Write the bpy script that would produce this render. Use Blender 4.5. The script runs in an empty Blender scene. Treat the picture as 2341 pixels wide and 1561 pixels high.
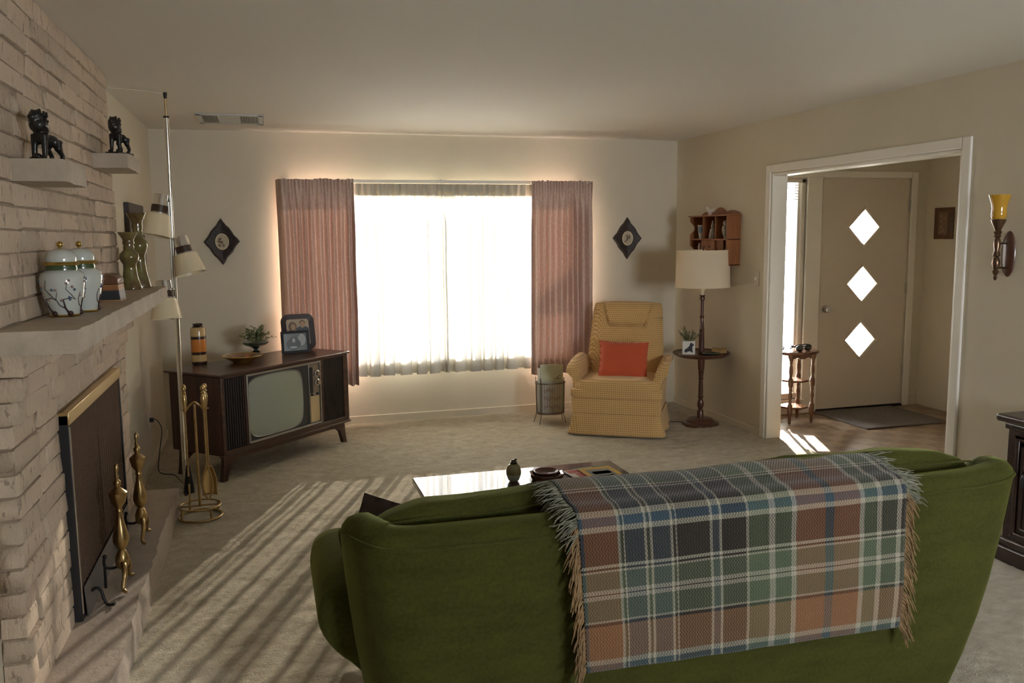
import bpy, bmesh, math, random
from mathutils import Vector, Matrix, noise
random.seed(7)
sc = bpy.context.scene
COL = sc.collection
PI = math.pi

# ------------------------------------------------------------------ camera
FPX, YAW, PITCH, ROLL, CAMZ = 1936.62, 0.2805, 0.1246, -0.0102, 1.5942
cam_d = bpy.data.cameras.new('camera'); cam = bpy.data.objects.new('camera', cam_d); COL.objects.link(cam)
cam_d.sensor_fit = 'HORIZONTAL'; cam_d.sensor_width = 36.0; cam_d.lens = 36.0 * FPX / 2341.0
cam_d.clip_start = 0.05; cam_d.clip_end = 200
_F = Vector((math.sin(YAW) * math.cos(PITCH), math.cos(YAW) * math.cos(PITCH), -math.sin(PITCH)))
_R = Vector((math.cos(YAW), -math.sin(YAW), 0)); _U = _R.cross(_F)
_R, _U = _R * math.cos(ROLL) + _U * math.sin(ROLL), _U * math.cos(ROLL) - _R * math.sin(ROLL)
_m = Matrix((_R, _U, -_F)).transposed().to_4x4(); _m.translation = Vector((0, 0, CAMZ))
cam.matrix_world = _m
sc.camera = cam

# ------------------------------------------------------------------ sky, sun, exposure
SKY_STRENGTH, SUN_STRENGTH, SUN_AZ, SUN_EL, EXPOSURE = 14.0, 12.5, 22.0, 17.0, 1.65
world = bpy.data.worlds.new('sky'); sc.world = world; world.use_nodes = True
_n = world.node_tree.nodes; _bg = _n['Background']
_bg.inputs[0].default_value = (0.90, 0.95, 1.0, 1); _bg.inputs[1].default_value = SKY_STRENGTH
sun_d = bpy.data.lights.new('sun_offscreen', 'SUN'); sun_d.energy = SUN_STRENGTH; sun_d.angle = math.radians(0.6); sun_d.color = (1.0, 0.88, 0.71)
sun = bpy.data.objects.new('sun_offscreen', sun_d); COL.objects.link(sun)
_sd = Vector((-math.sin(math.radians(SUN_AZ)) * math.cos(math.radians(SUN_EL)), -math.cos(math.radians(SUN_AZ)) * math.cos(math.radians(SUN_EL)), -math.sin(math.radians(SUN_EL))))
sun.rotation_euler = _sd.to_track_quat('-Z', 'Y').to_euler(); sun.location = (6, 14, 6)

def portal(name, loc, rot, sx, sy):
    d = bpy.data.lights.new(name, 'AREA'); d.shape = 'RECTANGLE'; d.size = sx; d.size_y = sy; d.cycles.is_portal = True
    o = bpy.data.objects.new(name, d); COL.objects.link(o); o.location = loc; o.rotation_euler = rot
portal('window_portal', (1.45, 7.36, 1.23), (-PI / 2, 0, 0), 2.7, 1.5)
portal('sidelight_portal', (4.28, 6.52, 1.09), (-PI / 2, 0, 0), 0.45, 1.95)
portal('rear_window_offscreen', (2.95, -2.1, 1.50), (PI / 2, 0, 0), 1.35, 1.15)

sc.view_settings.view_transform = 'Standard'; sc.view_settings.look = 'None'
sc.view_settings.exposure = EXPOSURE; sc.view_settings.gamma = 1.0; sc.view_settings.use_curve_mapping = False
sc.cycles.max_bounces = 11; sc.cycles.diffuse_bounces = 7; sc.cycles.transparent_max_bounces = 24
sc.cycles.transmission_bounces = 8; sc.cycles.sample_clamp_indirect = 6.0
sc.cycles.caustics_reflective = False; sc.cycles.caustics_refractive = False

# ------------------------------------------------------------------ mesh helpers
class MB:
    def __init__(s): s.v = []; s.f = []; s.uv = None
    def add(s, verts, faces):
        o = len(s.v); s.v += [tuple(p) for p in verts]; s.f += [tuple(i + o for i in f) for f in faces]; return s
    def box(s, x0, x1, y0, y1, z0, z1):
        return s.add([(x0,y0,z0),(x1,y0,z0),(x1,y1,z0),(x0,y1,z0),(x0,y0,z1),(x1,y0,z1),(x1,y1,z1),(x0,y1,z1)],
                     [(0,3,2,1),(4,5,6,7),(0,1,5,4),(1,2,6,5),(2,3,7,6),(3,0,4,7)])
    def lathe(s, prof, c=(0,0,0), n=24, M=None):
        vs = []; fs = []; k = len(prof)
        for i in range(n):
            a = 2 * PI * i / n
            for r, z in prof:
                p = Vector((r * math.cos(a), r * math.sin(a), z))
                if M: p = M @ p
                vs.append((p.x + c[0], p.y + c[1], p.z + c[2]))
        for i in range(n):
            j = (i + 1) % n
            for q in range(k - 1):
                fs.append((i*k+q, j*k+q, j*k+q+1, i*k+q+1))
        if prof[0][0] > 1e-6: fs.append(tuple(i*k for i in range(n))[::-1])
        if prof[-1][0] > 1e-6: fs.append(tuple(i*k+k-1 for i in range(n)))
        return s.add(vs, fs)
    def tube(s, pts, r, n=8, closed=False, caps=True):
        pts = [Vector(p) for p in pts]; m = len(pts); rr = r if isinstance(r, (list, tuple)) else [r] * m
        vs = []; fs = []; up = None
        for i, p in enumerate(pts):
            if closed: t = (pts[(i+1) % m] - pts[i-1])
            else: t = pts[min(i+1, m-1)] - pts[max(i-1, 0)]
            t.normalize()
            if up is None:
                up = Vector((0,0,1)) if abs(t.z) < 0.9 else Vector((1,0,0))
            a = t.cross(up)
            if a.length < 1e-4: a = t.cross(Vector((0.3,1,0.2)))
            a.normalize(); b = a.cross(t); up = b
            for k in range(n):
                w = 2*PI*k/n; vs.append(p + a*(math.cos(w)*rr[i]) + b*(math.sin(w)*rr[i]))
        for i in range(m if closed else m-1):
            j = (i+1) % m
            for k in range(n):
                l = (k+1) % n; fs.append((i*n+k, i*n+l, j*n+l, j*n+k))
        if caps and not closed:
            fs.append(tuple(range(n))[::-1]); fs.append(tuple((m-1)*n + k for k in range(n)))
        return s.add(vs, fs)
    def prism(s, poly, a0, a1, ax='y'):
        n = len(poly)
        def P(p, a):
            if ax == 'y': return (p[0], a, p[1])
            if ax == 'x': return (a, p[0], p[1])
            return (p[0], p[1], a)
        vs = [P(p, a0) for p in poly] + [P(p, a1) for p in poly]
        fs = [tuple(range(n)), tuple(range(n, 2*n))[::-1]] + [(i, i+n, (i+1) % n + n, (i+1) % n) for i in range(n)]
        return s.add(vs, fs)
    def ell(s, c, r, nu=16, nv=10, M=None, p=1.0):
        def sp(x): return math.copysign(abs(x) ** p, x)
        vs = []; fs = []
        for j in range(nv + 1):
            ph = -PI/2 + PI*j/nv
            for i in range(nu):
                th = 2*PI*i/nu
                q = Vector((r[0]*sp(math.cos(ph))*sp(math.cos(th)), r[1]*sp(math.cos(ph))*sp(math.sin(th)), r[2]*sp(math.sin(ph))))
                if M: q = M @ q
                vs.append((q.x+c[0], q.y+c[1], q.z+c[2]))
        for j in range(nv):
            for i in range(nu):
                k = (i+1) % nu; fs.append((j*nu+i, j*nu+k, (j+1)*nu+k, (j+1)*nu+i))
        return s.add(vs, fs)
    def grid(s, fn, nu, nv, uv=True):
        vs = [fn(i/nu, j/nv) for j in range(nv+1) for i in range(nu+1)]
        fs = [(j*(nu+1)+i, j*(nu+1)+i+1, (j+1)*(nu+1)+i+1, (j+1)*(nu+1)+i) for j in range(nv) for i in range(nu)]
        if uv: s.uv = [(i/nu, j/nv) for j in range(nv+1) for i in range(nu+1)]
        return s.add(vs, fs)
    def move(s, d):
        s.v = [(x-d[0], y-d[1], z-d[2]) for x, y, z in s.v]; return s

def obj(name, mb, mat, parent=None, smooth=None, bevel=0, solid=0, off=None, segs=2):
    if off is not None: mb.move(off)
    me = bpy.data.meshes.new(name); me.from_pydata(mb.v, [], mb.f)
    bm = bmesh.new(); bm.from_mesh(me); bmesh.ops.recalc_face_normals(bm, faces=bm.faces)
    bmesh.ops.remove_doubles(bm, verts=bm.verts, dist=1e-6) if mb.uv is None else None
    bm.to_mesh(me); bm.free()
    if mb.uv is not None and len(mb.uv) == len(me.vertices):
        ul = me.uv_layers.new(name='UVMap')
        for lp in me.loops: ul.data[lp.index].uv = mb.uv[lp.vertex_index]
    me.materials.append(mat)
    if smooth is not None:
        for p in me.polygons: p.use_smooth = True
        me.set_sharp_from_angle(angle=math.radians(smooth))
    o = bpy.data.objects.new(name, me); COL.objects.link(o)
    if parent: o.parent = parent
    if solid:
        m = o.modifiers.new('thickness', 'SOLIDIFY'); m.thickness = solid; m.offset = 0
    if bevel:
        m = o.modifiers.new('bevel', 'BEVEL'); m.width = bevel; m.segments = segs; m.limit_method = 'ANGLE'; m.angle_limit = math.radians(40)
        for p in me.polygons: p.use_smooth = True
        me.set_sharp_from_angle(angle=math.radians(smooth or 50))
    return o
def tag(o, label, cat, group=None):
    o['label'] = label; o['category'] = cat
    if group: o['group'] = group
    return o
def thing(name, label, cat, loc=(0,0,0), rz=0, group=None):
    o = bpy.data.objects.new(name, None); o.empty_display_size = 0.1; COL.objects.link(o)
    o.location = loc; o.rotation_euler = (0, 0, rz); return tag(o, label, cat, group)
def struct(name, mb, mat, **k):
    o = obj(name, mb, mat, **k); o['kind'] = 'structure'; return o
def copy_tree(root, loc, rz=None, label=None):
    r = root.copy(); COL.objects.link(r); r.location = loc
    if rz is not None: r.rotation_euler = (0, 0, rz)
    if label: r['label'] = label
    for ch in list(root.children):
        c = ch.copy(); COL.objects.link(c); c.parent = r
        for g in list(ch.children):
            d = g.copy(); COL.objects.link(d); d.parent = c
    return r

# ------------------------------------------------------------------ materials
def _mat(name):
    m = bpy.data.materials.new(name); m.use_nodes = True
    nt = m.node_tree; return m, nt, nt.nodes['Principled BSDF']
def N(nt, t, **k):
    n = nt.nodes.new(t)
    for a, b in k.items(): setattr(n, a, b)
    return n
def mixc(nt, fac, a, b, blend='MIX'):
    n = N(nt, 'ShaderNodeMix', data_type='RGBA', blend_type=blend)
    for s, v in ((0, fac), (6, a), (7, b)):
        if isinstance(v, (int, float)): n.inputs[s].default_value = v
        elif isinstance(v, tuple): n.inputs[s].default_value = (*v, 1) if len(v) == 3 else v
        else: nt.links.new(v, n.inputs[s])
    return n.outputs[2]
def math_(nt, op, a, b=0.0, c=None):
    n = N(nt, 'ShaderNodeMath', operation=op)
    for i, v in enumerate((a, b) if c is None else (a, b, c)):
        if isinstance(v, (int, float)): n.inputs[i].default_value = v
        else: nt.links.new(v, n.inputs[i])
    return n.outputs[0]
def coords(nt, kind='Object', scale=(1,1,1), rot=(0,0,0)):
    if kind == 'World': src = N(nt, 'ShaderNodeNewGeometry').outputs['Position']
    else: src = N(nt, 'ShaderNodeTexCoord').outputs[kind]
    mp = N(nt, 'ShaderNodeMapping'); mp.inputs['Scale'].default_value = scale; mp.inputs['Rotation'].default_value = rot
    nt.links.new(src, mp.inputs[0]); return mp.outputs[0]
def noise_(nt, vec, scale, detail=4, rough=0.55, dist=0.0):
    n = N(nt, 'ShaderNodeTexNoise'); n.inputs['Scale'].default_value = scale; n.inputs['Detail'].default_value = detail
    n.inputs['Roughness'].default_value = rough; n.inputs['Distortion'].default_value = dist
    nt.links.new(vec, n.inputs['Vector']); return n.outputs[0]
def ramp(nt, fac, stops, interp='LINEAR'):
    n = N(nt, 'ShaderNodeValToRGB'); cr = n.color_ramp; cr.interpolation = interp
    while len(cr.elements) < len(stops): cr.elements.new(0.5)
    for e, (p, c) in zip(cr.elements, stops): e.position = p; e.color = (*c, 1) if len(c) == 3 else c
    nt.links.new(fac, n.inputs[0]); return n.outputs[0]
def bump_(nt, b, h, strength, dist=0.01, normal=None):
    n = N(nt, 'ShaderNodeBump'); n.inputs['Strength'].default_value = strength; n.inputs['Distance'].default_value = dist
    nt.links.new(h, n.inputs['Height'])
    if normal is not None: nt.links.new(normal, n.inputs['Normal'])
    nt.links.new(n.outputs[0], b.inputs['Normal']); return n.outputs[0]
def mat(name, col, rough=0.6, metal=0.0, var=0.0, vscale=6.0, stretch=(1,1,1), bump=0.0, bscale=60.0, bdist=0.004, spec=0.5, coat=0.0, sheen=0.0, col2=None, emit=None):
    m, nt, b = _mat(name)
    b.inputs['Base Color'].default_value = (*col, 1); b.inputs['Roughness'].default_value = rough
    b.inputs['Metallic'].default_value = metal; b.inputs['Specular IOR Level'].default_value = spec
    b.inputs['Coat Weight'].default_value = coat; b.inputs['Sheen Weight'].default_value = sheen
    if var or bump: v = coords(nt, 'Object', stretch)
    if var:
        f = noise_(nt, v, vscale, 5)
        c2 = col2 or tuple(min(1, c * (1 + var)) for c in col); c1 = tuple(c * (1 - var) for c in col) if not col2 else col
        nt.links.new(ramp(nt, f, [(0.3, c1), (0.7, c2)]), b.inputs['Base Color'])
    if bump: bump_(nt, b, noise_(nt, v, bscale, 4), bump, bdist)
    return m
M = {}
M['wall'] = mat('wall_paint', (0.66, 0.60, 0.48), 0.75, var=0.02, vscale=2, bump=0.08, bscale=220, bdist=0.002)
M['ceil'] = mat('ceiling_paint', (0.74, 0.71, 0.66), 0.8, bump=0.06, bscale=150, bdist=0.002)
M['trim'] = mat('trim_paint', (0.84, 0.80, 0.73), 0.45)
M['door'] = mat('door_paint', (0.68, 0.60, 0.50), 0.5, var=0.015, vscale=3)
M['white'] = mat('white_paint', (0.75, 0.73, 0.68), 0.4)
M['chrome'] = mat('chrome', (0.75, 0.74, 0.70), 0.12, 1.0)
M['steel'] = mat('satin_steel', (0.55, 0.53, 0.50), 0.3, 1.0)
M['brass'] = mat('aged_brass', (0.50, 0.36, 0.17), 0.28, 1.0, var=0.25, vscale=18)
M['brass_bright'] = mat('polished_brass', (0.72, 0.54, 0.28), 0.32, 1.0)
M['iron'] = mat('black_iron', (0.03, 0.028, 0.027), 0.45, 0.6, bump=0.2, bscale=120)
M['blackpaint'] = mat('black_paint', (0.018, 0.019, 0.022), 0.45)
M['bronze'] = mat('dark_bronze', (0.012, 0.011, 0.010), 0.28, 0.0, bump=0.35, bscale=90, bdist=0.003)
M['cream'] = mat('cream_plastic', (0.78, 0.68, 0.48), 0.35)
M['acrylic'] = mat('smoky_clear_cap', (0.72, 0.70, 0.66), 0.10, 0.85)
M['brownband'] = mat('brown_plastic', (0.05, 0.025, 0.015), 0.4)
M['amber'] = mat('amber_glass', (0.55, 0.30, 0.03), 0.12, coat=0.5)
M['darkglass'] = mat('dark_green_glass', (0.012, 0.03, 0.018), 0.08, coat=0.8)
M['onyx'] = mat('green_onyx', (0.20, 0.19, 0.06), 0.10, var=0.5, vscale=14, coat=0.7, col2=(0.10, 0.045, 0.02))
M['porcelain'] = mat('pale_porcelain', (0.56, 0.60, 0.57), 0.12, coat=0.6, bump=0.15, bscale=260, bdist=0.001)
M['gold'] = mat('gold_rim', (0.60, 0.42, 0.12), 0.25, 1.0)
M['greenband'] = mat('green_enamel', (0.05, 0.09, 0.04), 0.2, coat=0.5)
M['branch'] = mat('dark_branch_paint', (0.05, 0.02, 0.02), 0.3)
M['blossom'] = mat('pink_blossom_paint', (0.35, 0.22, 0.22), 0.3)
M['bluepaint'] = mat('blue_blossom_paint', (0.10, 0.14, 0.22), 0.3)
M['leaf'] = mat('olive_leaf', (0.22, 0.25, 0.11), 0.5, var=0.4, vscale=20)
M['leaf2'] = mat('grey_green_leaf', (0.12, 0.16, 0.08), 0.55, var=0.35, vscale=30)
M['hedge'] = mat('bright_hedge_leaf', (0.25, 0.42, 0.08), 0.6, var=0.4, vscale=25)
M['rubber'] = mat('black_rubber', (0.012, 0.012, 0.012), 0.6)
M['paper'] = mat('white_paper', (0.7, 0.68, 0.62), 0.7)
M['skin'] = mat('print_face_tone', (0.45, 0.30, 0.20), 0.4)
M['photo_tan'] = mat('print_tan_ground', (0.52, 0.42, 0.30), 0.3)
M['photo_grey'] = mat('print_grey_ground', (0.10, 0.12, 0.12), 0.2)
M['photo_light'] = mat('print_light_grey', (0.32, 0.34, 0.33), 0.3)
M['photo_dark'] = mat('print_dark_tone', (0.025, 0.025, 0.028), 0.35)
M['photo_blue'] = mat('print_slate_blue', (0.08, 0.10, 0.13), 0.35)
M['hairbrown'] = mat('print_hair_brown', (0.16, 0.10, 0.06), 0.4)
M['ground'] = mat('pale_concrete', (0.60, 0.57, 0.50), 0.9, var=0.1)
M['red'] = mat('rust_red_cloth', (0.52, 0.085, 0.030), 0.85, var=0.08, vscale=3, bump=0.25, bscale=350, bdist=0.002, sheen=0.2)
M['brownpillow'] = mat('dark_brown_cloth', (0.045, 0.028, 0.025), 0.85)

def wood(name, dark, light, scale=3.0, stretch=(1, 12, 12), rough=0.38, coat=0.2):
    m, nt, b = _mat(name); v = coords(nt, 'Object', stretch)
    f = noise_(nt, v, scale, 6, 0.65, 0.6)
    nt.links.new(ramp(nt, f, [(0.30, dark), (0.72, light)]), b.inputs['Base Color'])
    b.inputs['Roughness'].default_value = rough; b.inputs['Coat Weight'].default_value = coat
    bump_(nt, b, f, 0.08, 0.002); return m
M['walnut'] = wood('walnut_veneer', (0.030, 0.012, 0.008), (0.095, 0.040, 0.024))
M['walnut_v'] = wood('walnut_veneer_upright', (0.030, 0.012, 0.008), (0.085, 0.036, 0.022), stretch=(12, 12, 1))
M['mahog'] = wood('mahogany', (0.050, 0.018, 0.011), (0.12, 0.045, 0.026), stretch=(10, 10, 1.2), rough=0.28, coat=0.4)
M['pine'] = wood('orange_pine', (0.20, 0.065, 0.018), (0.34, 0.13, 0.04), stretch=(10, 10, 1.5))
M['oakleg'] = wood('honey_brown_wood', (0.11, 0.045, 0.022), (0.24, 0.11, 0.055), stretch=(10, 10, 1.5), rough=0.25, coat=0.4)
M['darkoak'] = wood('dark_carved_oak', (0.020, 0.010, 0.008), (0.060, 0.028, 0.022), stretch=(6, 1, 6), rough=0.3, coat=0.3)
M['tablewood'] = wood('dark_table_top', (0.035, 0.020, 0.015), (0.085, 0.050, 0.040), stretch=(1, 10, 10), rough=0.22, coat=0.5)
M['plaque'] = wood('chestnut_plaque', (0.07, 0.03, 0.015), (0.16, 0.07, 0.035), stretch=(6, 6, 1.5))

def brick_mat():
    m, nt, b = _mat('limewashed_brick'); v = coords(nt, 'World')
    vs = coords(nt, 'World', (1, 1, 0.45))
    oi = N(nt, 'ShaderNodeObjectInfo').outputs['Random']
    base = ramp(nt, oi, [(0.0, (0.48, 0.38, 0.285)), (0.45, (0.58, 0.455, 0.345)), (0.8, (0.65, 0.515, 0.39)), (1.0, (0.55, 0.41, 0.315))])
    f = noise_(nt, v, 9, 6, 0.7)
    c = mixc(nt, math_(nt, 'MULTIPLY', f, 0.55), base, (0.66, 0.55, 0.43))
    sp = noise_(nt, vs, 42, 3, 0.6)
    spm = ramp(nt, sp, [(0.60, (0, 0, 0)), (0.68, (1, 1, 1))])
    c = mixc(nt, math_(nt, 'MULTIPLY', spm, 0.55), c, (0.13, 0.085, 0.06))
    nt.links.new(c, b.inputs['Base Color']); b.inputs['Roughness'].default_value = 0.85
    h = noise_(nt, vs, 26, 6, 0.7)
    bump_(nt, b, h, 0.9, 0.018); return m
M['brick'] = brick_mat()
M['mortar'] = mat('sandy_mortar', (0.36, 0.285, 0.215), 0.95, var=0.15, vscale=14, bump=0.5, bscale=60, bdist=0.01)
def stone_mat(name, c1, c2):
    m, nt, b = _mat(name); v = coords(nt, 'World')
    f = noise_(nt, v, 7, 7, 0.65)
    nt.links.new(ramp(nt, f, [(0.3, c1), (0.7, c2)]), b.inputs['Base Color']); b.inputs['Roughness'].default_value = 0.75
    bump_(nt, b, noise_(nt, v, 22, 6, 0.65), 0.5, 0.012); return m
M['stone'] = stone_mat('rough_limestone', (0.40, 0.345, 0.275), (0.55, 0.475, 0.385))
M['hearth'] = stone_mat('smooth_hearth_stone', (0.36, 0.30, 0.25), (0.45, 0.38, 0.32))

def carpet_mat():
    m, nt, b = _mat('sculpted_carpet_pile'); v = coords(nt, 'World')
    w = coords(nt, 'World', (1.0, 1.7, 1.0), (0, 0, 0.5))
    big = noise_(nt, w, 7, 4, 0.6, 0.8); mid = noise_(nt, v, 28, 4, 0.65, 0.4); fine = noise_(nt, v, 190, 2, 0.6)
    c = ramp(nt, big, [(0.34, (0.42, 0.365, 0.26)), (0.52, (0.56, 0.505, 0.38)), (0.68, (0.68, 0.63, 0.51))])
    yarn = noise_(nt, coords(nt, 'World', (1.0, 1.3, 1.0), (0, 0, 1.1)), 17, 3, 0.6)
    c = mixc(nt, 0.5, c, ramp(nt, yarn, [(0.34, (0.44, 0.385, 0.28)), (0.52, (0.54, 0.485, 0.37)), (0.7, (0.66, 0.605, 0.49))]))
    nt.links.new(c, b.inputs['Base Color']); b.inputs['Roughness'].default_value = 1.0; b.inputs['Specular IOR Level'].default_value = 0.1
    b.inputs['Sheen Weight'].default_value = 0.25
    h = math_(nt, 'ADD', math_(nt, 'MULTIPLY', mid, 0.8), math_(nt, 'MULTIPLY', fine, 0.5))
    bump_(nt, b, h, 0.9, 0.02); return m
M['carpet'] = carpet_mat()
def vinyl_mat():
    m, nt, b = _mat('patterned_vinyl'); v = coords(nt, 'World')
    ck = N(nt, 'ShaderNodeTexChecker'); ck.inputs['Scale'].default_value = 7.0; nt.links.new(v, ck.inputs[0])
    ck.inputs[1].default_value = (0.34, 0.235, 0.14, 1); ck.inputs[2].default_value = (0.085, 0.045, 0.025, 1)
    ck2 = N(nt, 'ShaderNodeTexBrick'); ck2.inputs['Scale'].default_value = 18.0; ck2.inputs['Mortar Size'].default_value = 0.05; ck2.offset = 0.0
    ck2.inputs['Brick Width'].default_value = 0.5; ck2.inputs['Row Height'].default_value = 0.5
    ck2.inputs['Color1'].default_value = (0.19, 0.11, 0.062, 1); ck2.inputs['Color2'].default_value = (0.09, 0.048, 0.027, 1); ck2.inputs['Mortar'].default_value = (0.42, 0.31, 0.20, 1)
    nt.links.new(v, ck2.inputs[0])
    c = mixc(nt, 0.6, ck.outputs[0], ck2.outputs[0])
    c = mixc(nt, math_(nt, 'MULTIPLY', noise_(nt, v, 11, 4), 0.3), c, (0.34, 0.24, 0.155))
    nt.links.new(c, b.inputs['Base Color']); b.inputs['Roughness'].default_value = 0.38; return m
M['vinyl'] = vinyl_mat()
M['mat'] = mat('grey_brown_mat', (0.14, 0.115, 0.095), 0.95, var=0.45, vscale=120, bump=0.6, bscale=160, bdist=0.006)

def velvet(name, c1, c2, scale=5):
    m, nt, b = _mat(name); v = coords(nt, 'Object'); w = coords(nt, 'Object', (0.25, 1, 1))
    f = noise_(nt, w, scale * 3, 5, 0.65); g = noise_(nt, v, 240, 2, 0.6)
    c = ramp(nt, f, [(0.3, c1), (0.7, c2)]); c = mixc(nt, 0.3, c, ramp(nt, noise_(nt, v, 90, 2, 0.6), [(0.3, tuple(x*0.8 for x in c1)), (0.7, tuple(min(1, x*1.2) for x in c2))]))
    nt.links.new(c, b.inputs['Base Color']); b.inputs['Roughness'].default_value = 0.9
    b.inputs['Specular IOR Level'].default_value = 0.15; b.inputs['Sheen Weight'].default_value = 0.5; b.inputs['Sheen Roughness'].default_value = 0.4
    b.inputs['Sheen Tint'].default_value = (0.55, 0.60, 0.20, 1)
    bump_(nt, b, g, 0.35, 0.003); return m
M['green'] = velvet('moss_green_plush', (0.034, 0.035, 0.007), (0.064, 0.066, 0.012))

def tweed_mat():
    m, nt, b = _mat('gold_basket_tweed'); v = coords(nt, 'Object')
    s = N(nt, 'ShaderNodeSeparateXYZ'); nt.links.new(v, s.inputs[0])
    def band(o, f): return math_(nt, 'SINE', math_(nt, 'MULTIPLY', o, f))
    fr = 2 * PI / 0.0165
    h = math_(nt, 'MULTIPLY', math_(nt, 'ADD', math_(nt, 'MAXIMUM', band(math_(nt, 'ADD', s.outputs[0], s.outputs[1]), fr), band(s.outputs[2], fr)), 1.0), 0.5)
    n = noise_(nt, v, 60, 3)
    c = ramp(nt, h, [(0.30, (0.38, 0.21, 0.08)), (0.70, (0.56, 0.34, 0.13)), (1.0, (0.72, 0.52, 0.25))])
    c = mixc(nt, math_(nt, 'MULTIPLY', n, 0.4), c, (0.58, 0.36, 0.13))
    nt.links.new(c, b.inputs['Base Color']); b.inputs['Roughness'].default_value = 0.95; b.inputs['Specular IOR Level'].default_value = 0.15
    b.inputs['Sheen Weight'].default_value = 0.2
    bump_(nt, b, h, 0.3, 0.003); return m
M['tweed'] = tweed_mat()

def glass_mat(name, tint=(1, 1, 1), refl=0.08):
    m = bpy.data.materials.new(name); m.use_nodes = True; nt = m.node_tree; nt.nodes.remove(nt.nodes['Principled BSDF'])
    t = N(nt, 'ShaderNodeBsdfTransparent'); t.inputs[0].default_value = (*tint, 1)
    g = N(nt, 'ShaderNodeBsdfGlossy'); g.inputs['Roughness'].default_value = 0.02
    fr = N(nt, 'ShaderNodeFresnel'); fr.inputs[0].default_value = 1.45
    mx = N(nt, 'ShaderNodeMixShader'); nt.links.new(fr.outputs[0], mx.inputs[0]); nt.links.new(t.outputs[0], mx.inputs[1]); nt.links.new(g.outputs[0], mx.inputs[2])
    nt.links.new(mx.outputs[0], nt.nodes['Material Output'].inputs[0]); return m
M['glass'] = glass_mat('window_glass')
M['clearglass'] = glass_mat('thick_clear_glass', (0.72, 0.80, 0.74))
M['mesh'] = None
def fabric(name, col, trans, tcol, weave=0.0):
    """Cloth: diffuse front with some translucent back-light."""
    m = bpy.data.materials.new(name); m.use_nodes = True; nt = m.node_tree; nt.nodes.remove(nt.nodes['Principled BSDF'])
    v = coords(nt, 'Object')
    d = N(nt, 'ShaderNodeBsdfDiffuse'); d.inputs[0].default_value = (*col, 1)
    t = N(nt, 'ShaderNodeBsdfTranslucent'); t.inputs[0].default_value = (*tcol, 1)
    if weave:
        n = noise_(nt, coords(nt, 'Object', (260, 260, 40)), 1.0, 3)
        nt.links.new(ramp(nt, n, [(0.3, tuple(c * (1 - weave) for c in col)), (0.7, tuple(min(1, c * (1 + weave)) for c in col))]), d.inputs[0])
    mx = N(nt, 'ShaderNodeMixShader'); mx.inputs[0].default_value = trans
    nt.links.new(d.outputs[0], mx.inputs[1]); nt.links.new(t.outputs[0], mx.inputs[2]); out = mx.outputs[0]
    nt.links.new(out, nt.nodes['Material Output'].inputs[0]); return m
def sheer_mat(name, col, tcol, trans, opening):
    """even voile: a fixed share of open weave, a fixed share of scattered daylight"""
    m = bpy.data.materials.new(name); m.use_nodes = True; nt = m.node_tree; nt.nodes.remove(nt.nodes['Principled BSDF'])
    d = N(nt, 'ShaderNodeBsdfDiffuse'); d.inputs[0].default_value = (*col, 1)
    t = N(nt, 'ShaderNodeBsdfTranslucent'); t.inputs[0].default_value = (*tcol, 1)
    mx = N(nt, 'ShaderNodeMixShader'); mx.inputs[0].default_value = trans; nt.links.new(d.outputs[0], mx.inputs[1]); nt.links.new(t.outputs[0], mx.inputs[2])
    tr = N(nt, 'ShaderNodeBsdfTransparent'); m2 = N(nt, 'ShaderNodeMixShader'); m2.inputs[0].default_value = opening; nt.links.new(mx.outputs[0], m2.inputs[1]); nt.links.new(tr.outputs[0], m2.inputs[2])
    nt.links.new(m2.outputs[0], nt.nodes['Material Output'].inputs[0]); return m
M['sheer'] = sheer_mat('ivory_sheer', (0.62, 0.60, 0.54), (0.95, 0.93, 0.88), 0.20, 0.09)
M['sheer_band'] = fabric('ivory_stiffened_band', (0.72, 0.64, 0.48), 0.06, (0.72, 0.58, 0.38))
M['drape'] = fabric('dusty_rose_slub_weave', (0.58, 0.455, 0.40), 0.010, (0.85, 0.50, 0.38), weave=0.25)
M['shade'] = fabric('cream_linen_shade', (0.86, 0.76, 0.60), 0.30, (0.90, 0.76, 0.56))
# ================================================================== the setting
XL, XR, YB, ZC = -0.833, 3.684, 7.221, 2.44
YR = -2.1
def wall_with_holes(a0, a1, z0, z1, holes, put):
    """put(a0,a1,z0,z1) adds one block; holes = [(a0,a1,z0,z1)] sorted along a."""
    cur = a0
    for h0, h1, hz0, hz1 in holes:
        if h0 > cur: put(cur, h0, z0, z1)
        if hz0 > z0: put(h0, h1, z0, hz0)
        if hz1 < z1: put(h0, h1, hz1, z1)
        cur = h1
    if cur < a1: put(cur, a1, z0, z1)
WX0, WX1, WZ0, WZ1 = 0.16, 2.74, 0.52, 1.96
mb = MB(); wall_with_holes(-0.95, 3.80, 0, ZC, [(WX0, WX1, WZ0, WZ1)], lambda a, b, c, d: mb.box(a, b, YB, YB + 0.12, c, d)); struct('wall_back', mb, M['wall'])
struct('wall_left', MB().box(-0.95, XL, YR, YB, 0, ZC), M['wall'])
OY0, OY1, OZ = 3.842, 5.672, 2.038
mb = MB(); wall_with_holes(YR, YB, 0, ZC, [(OY0, OY1, 0, OZ)], lambda a, b, c, d: mb.box(XR, XR + 0.115, a, b, c, d)); struct('wall_right', mb, M['wall'])
RX0, RX1, RZ0, RZ1 = 2.30, 3.62, 0.95, 2.05
mb = MB(); wall_with_holes(-0.95, 3.80, 0, ZC, [(RX0, RX1, RZ0, RZ1)], lambda a, b, c, d: mb.box(a, b, YR - 0.12, YR, c, d)); struct('wall_rear', mb, M['wall'])
FX1, FY0, FY1 = 5.752, 2.3, 6.40
SX0, SX1, SZ0, SZ1 = 4.06, 4.50, 0.13, 2.05
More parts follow.
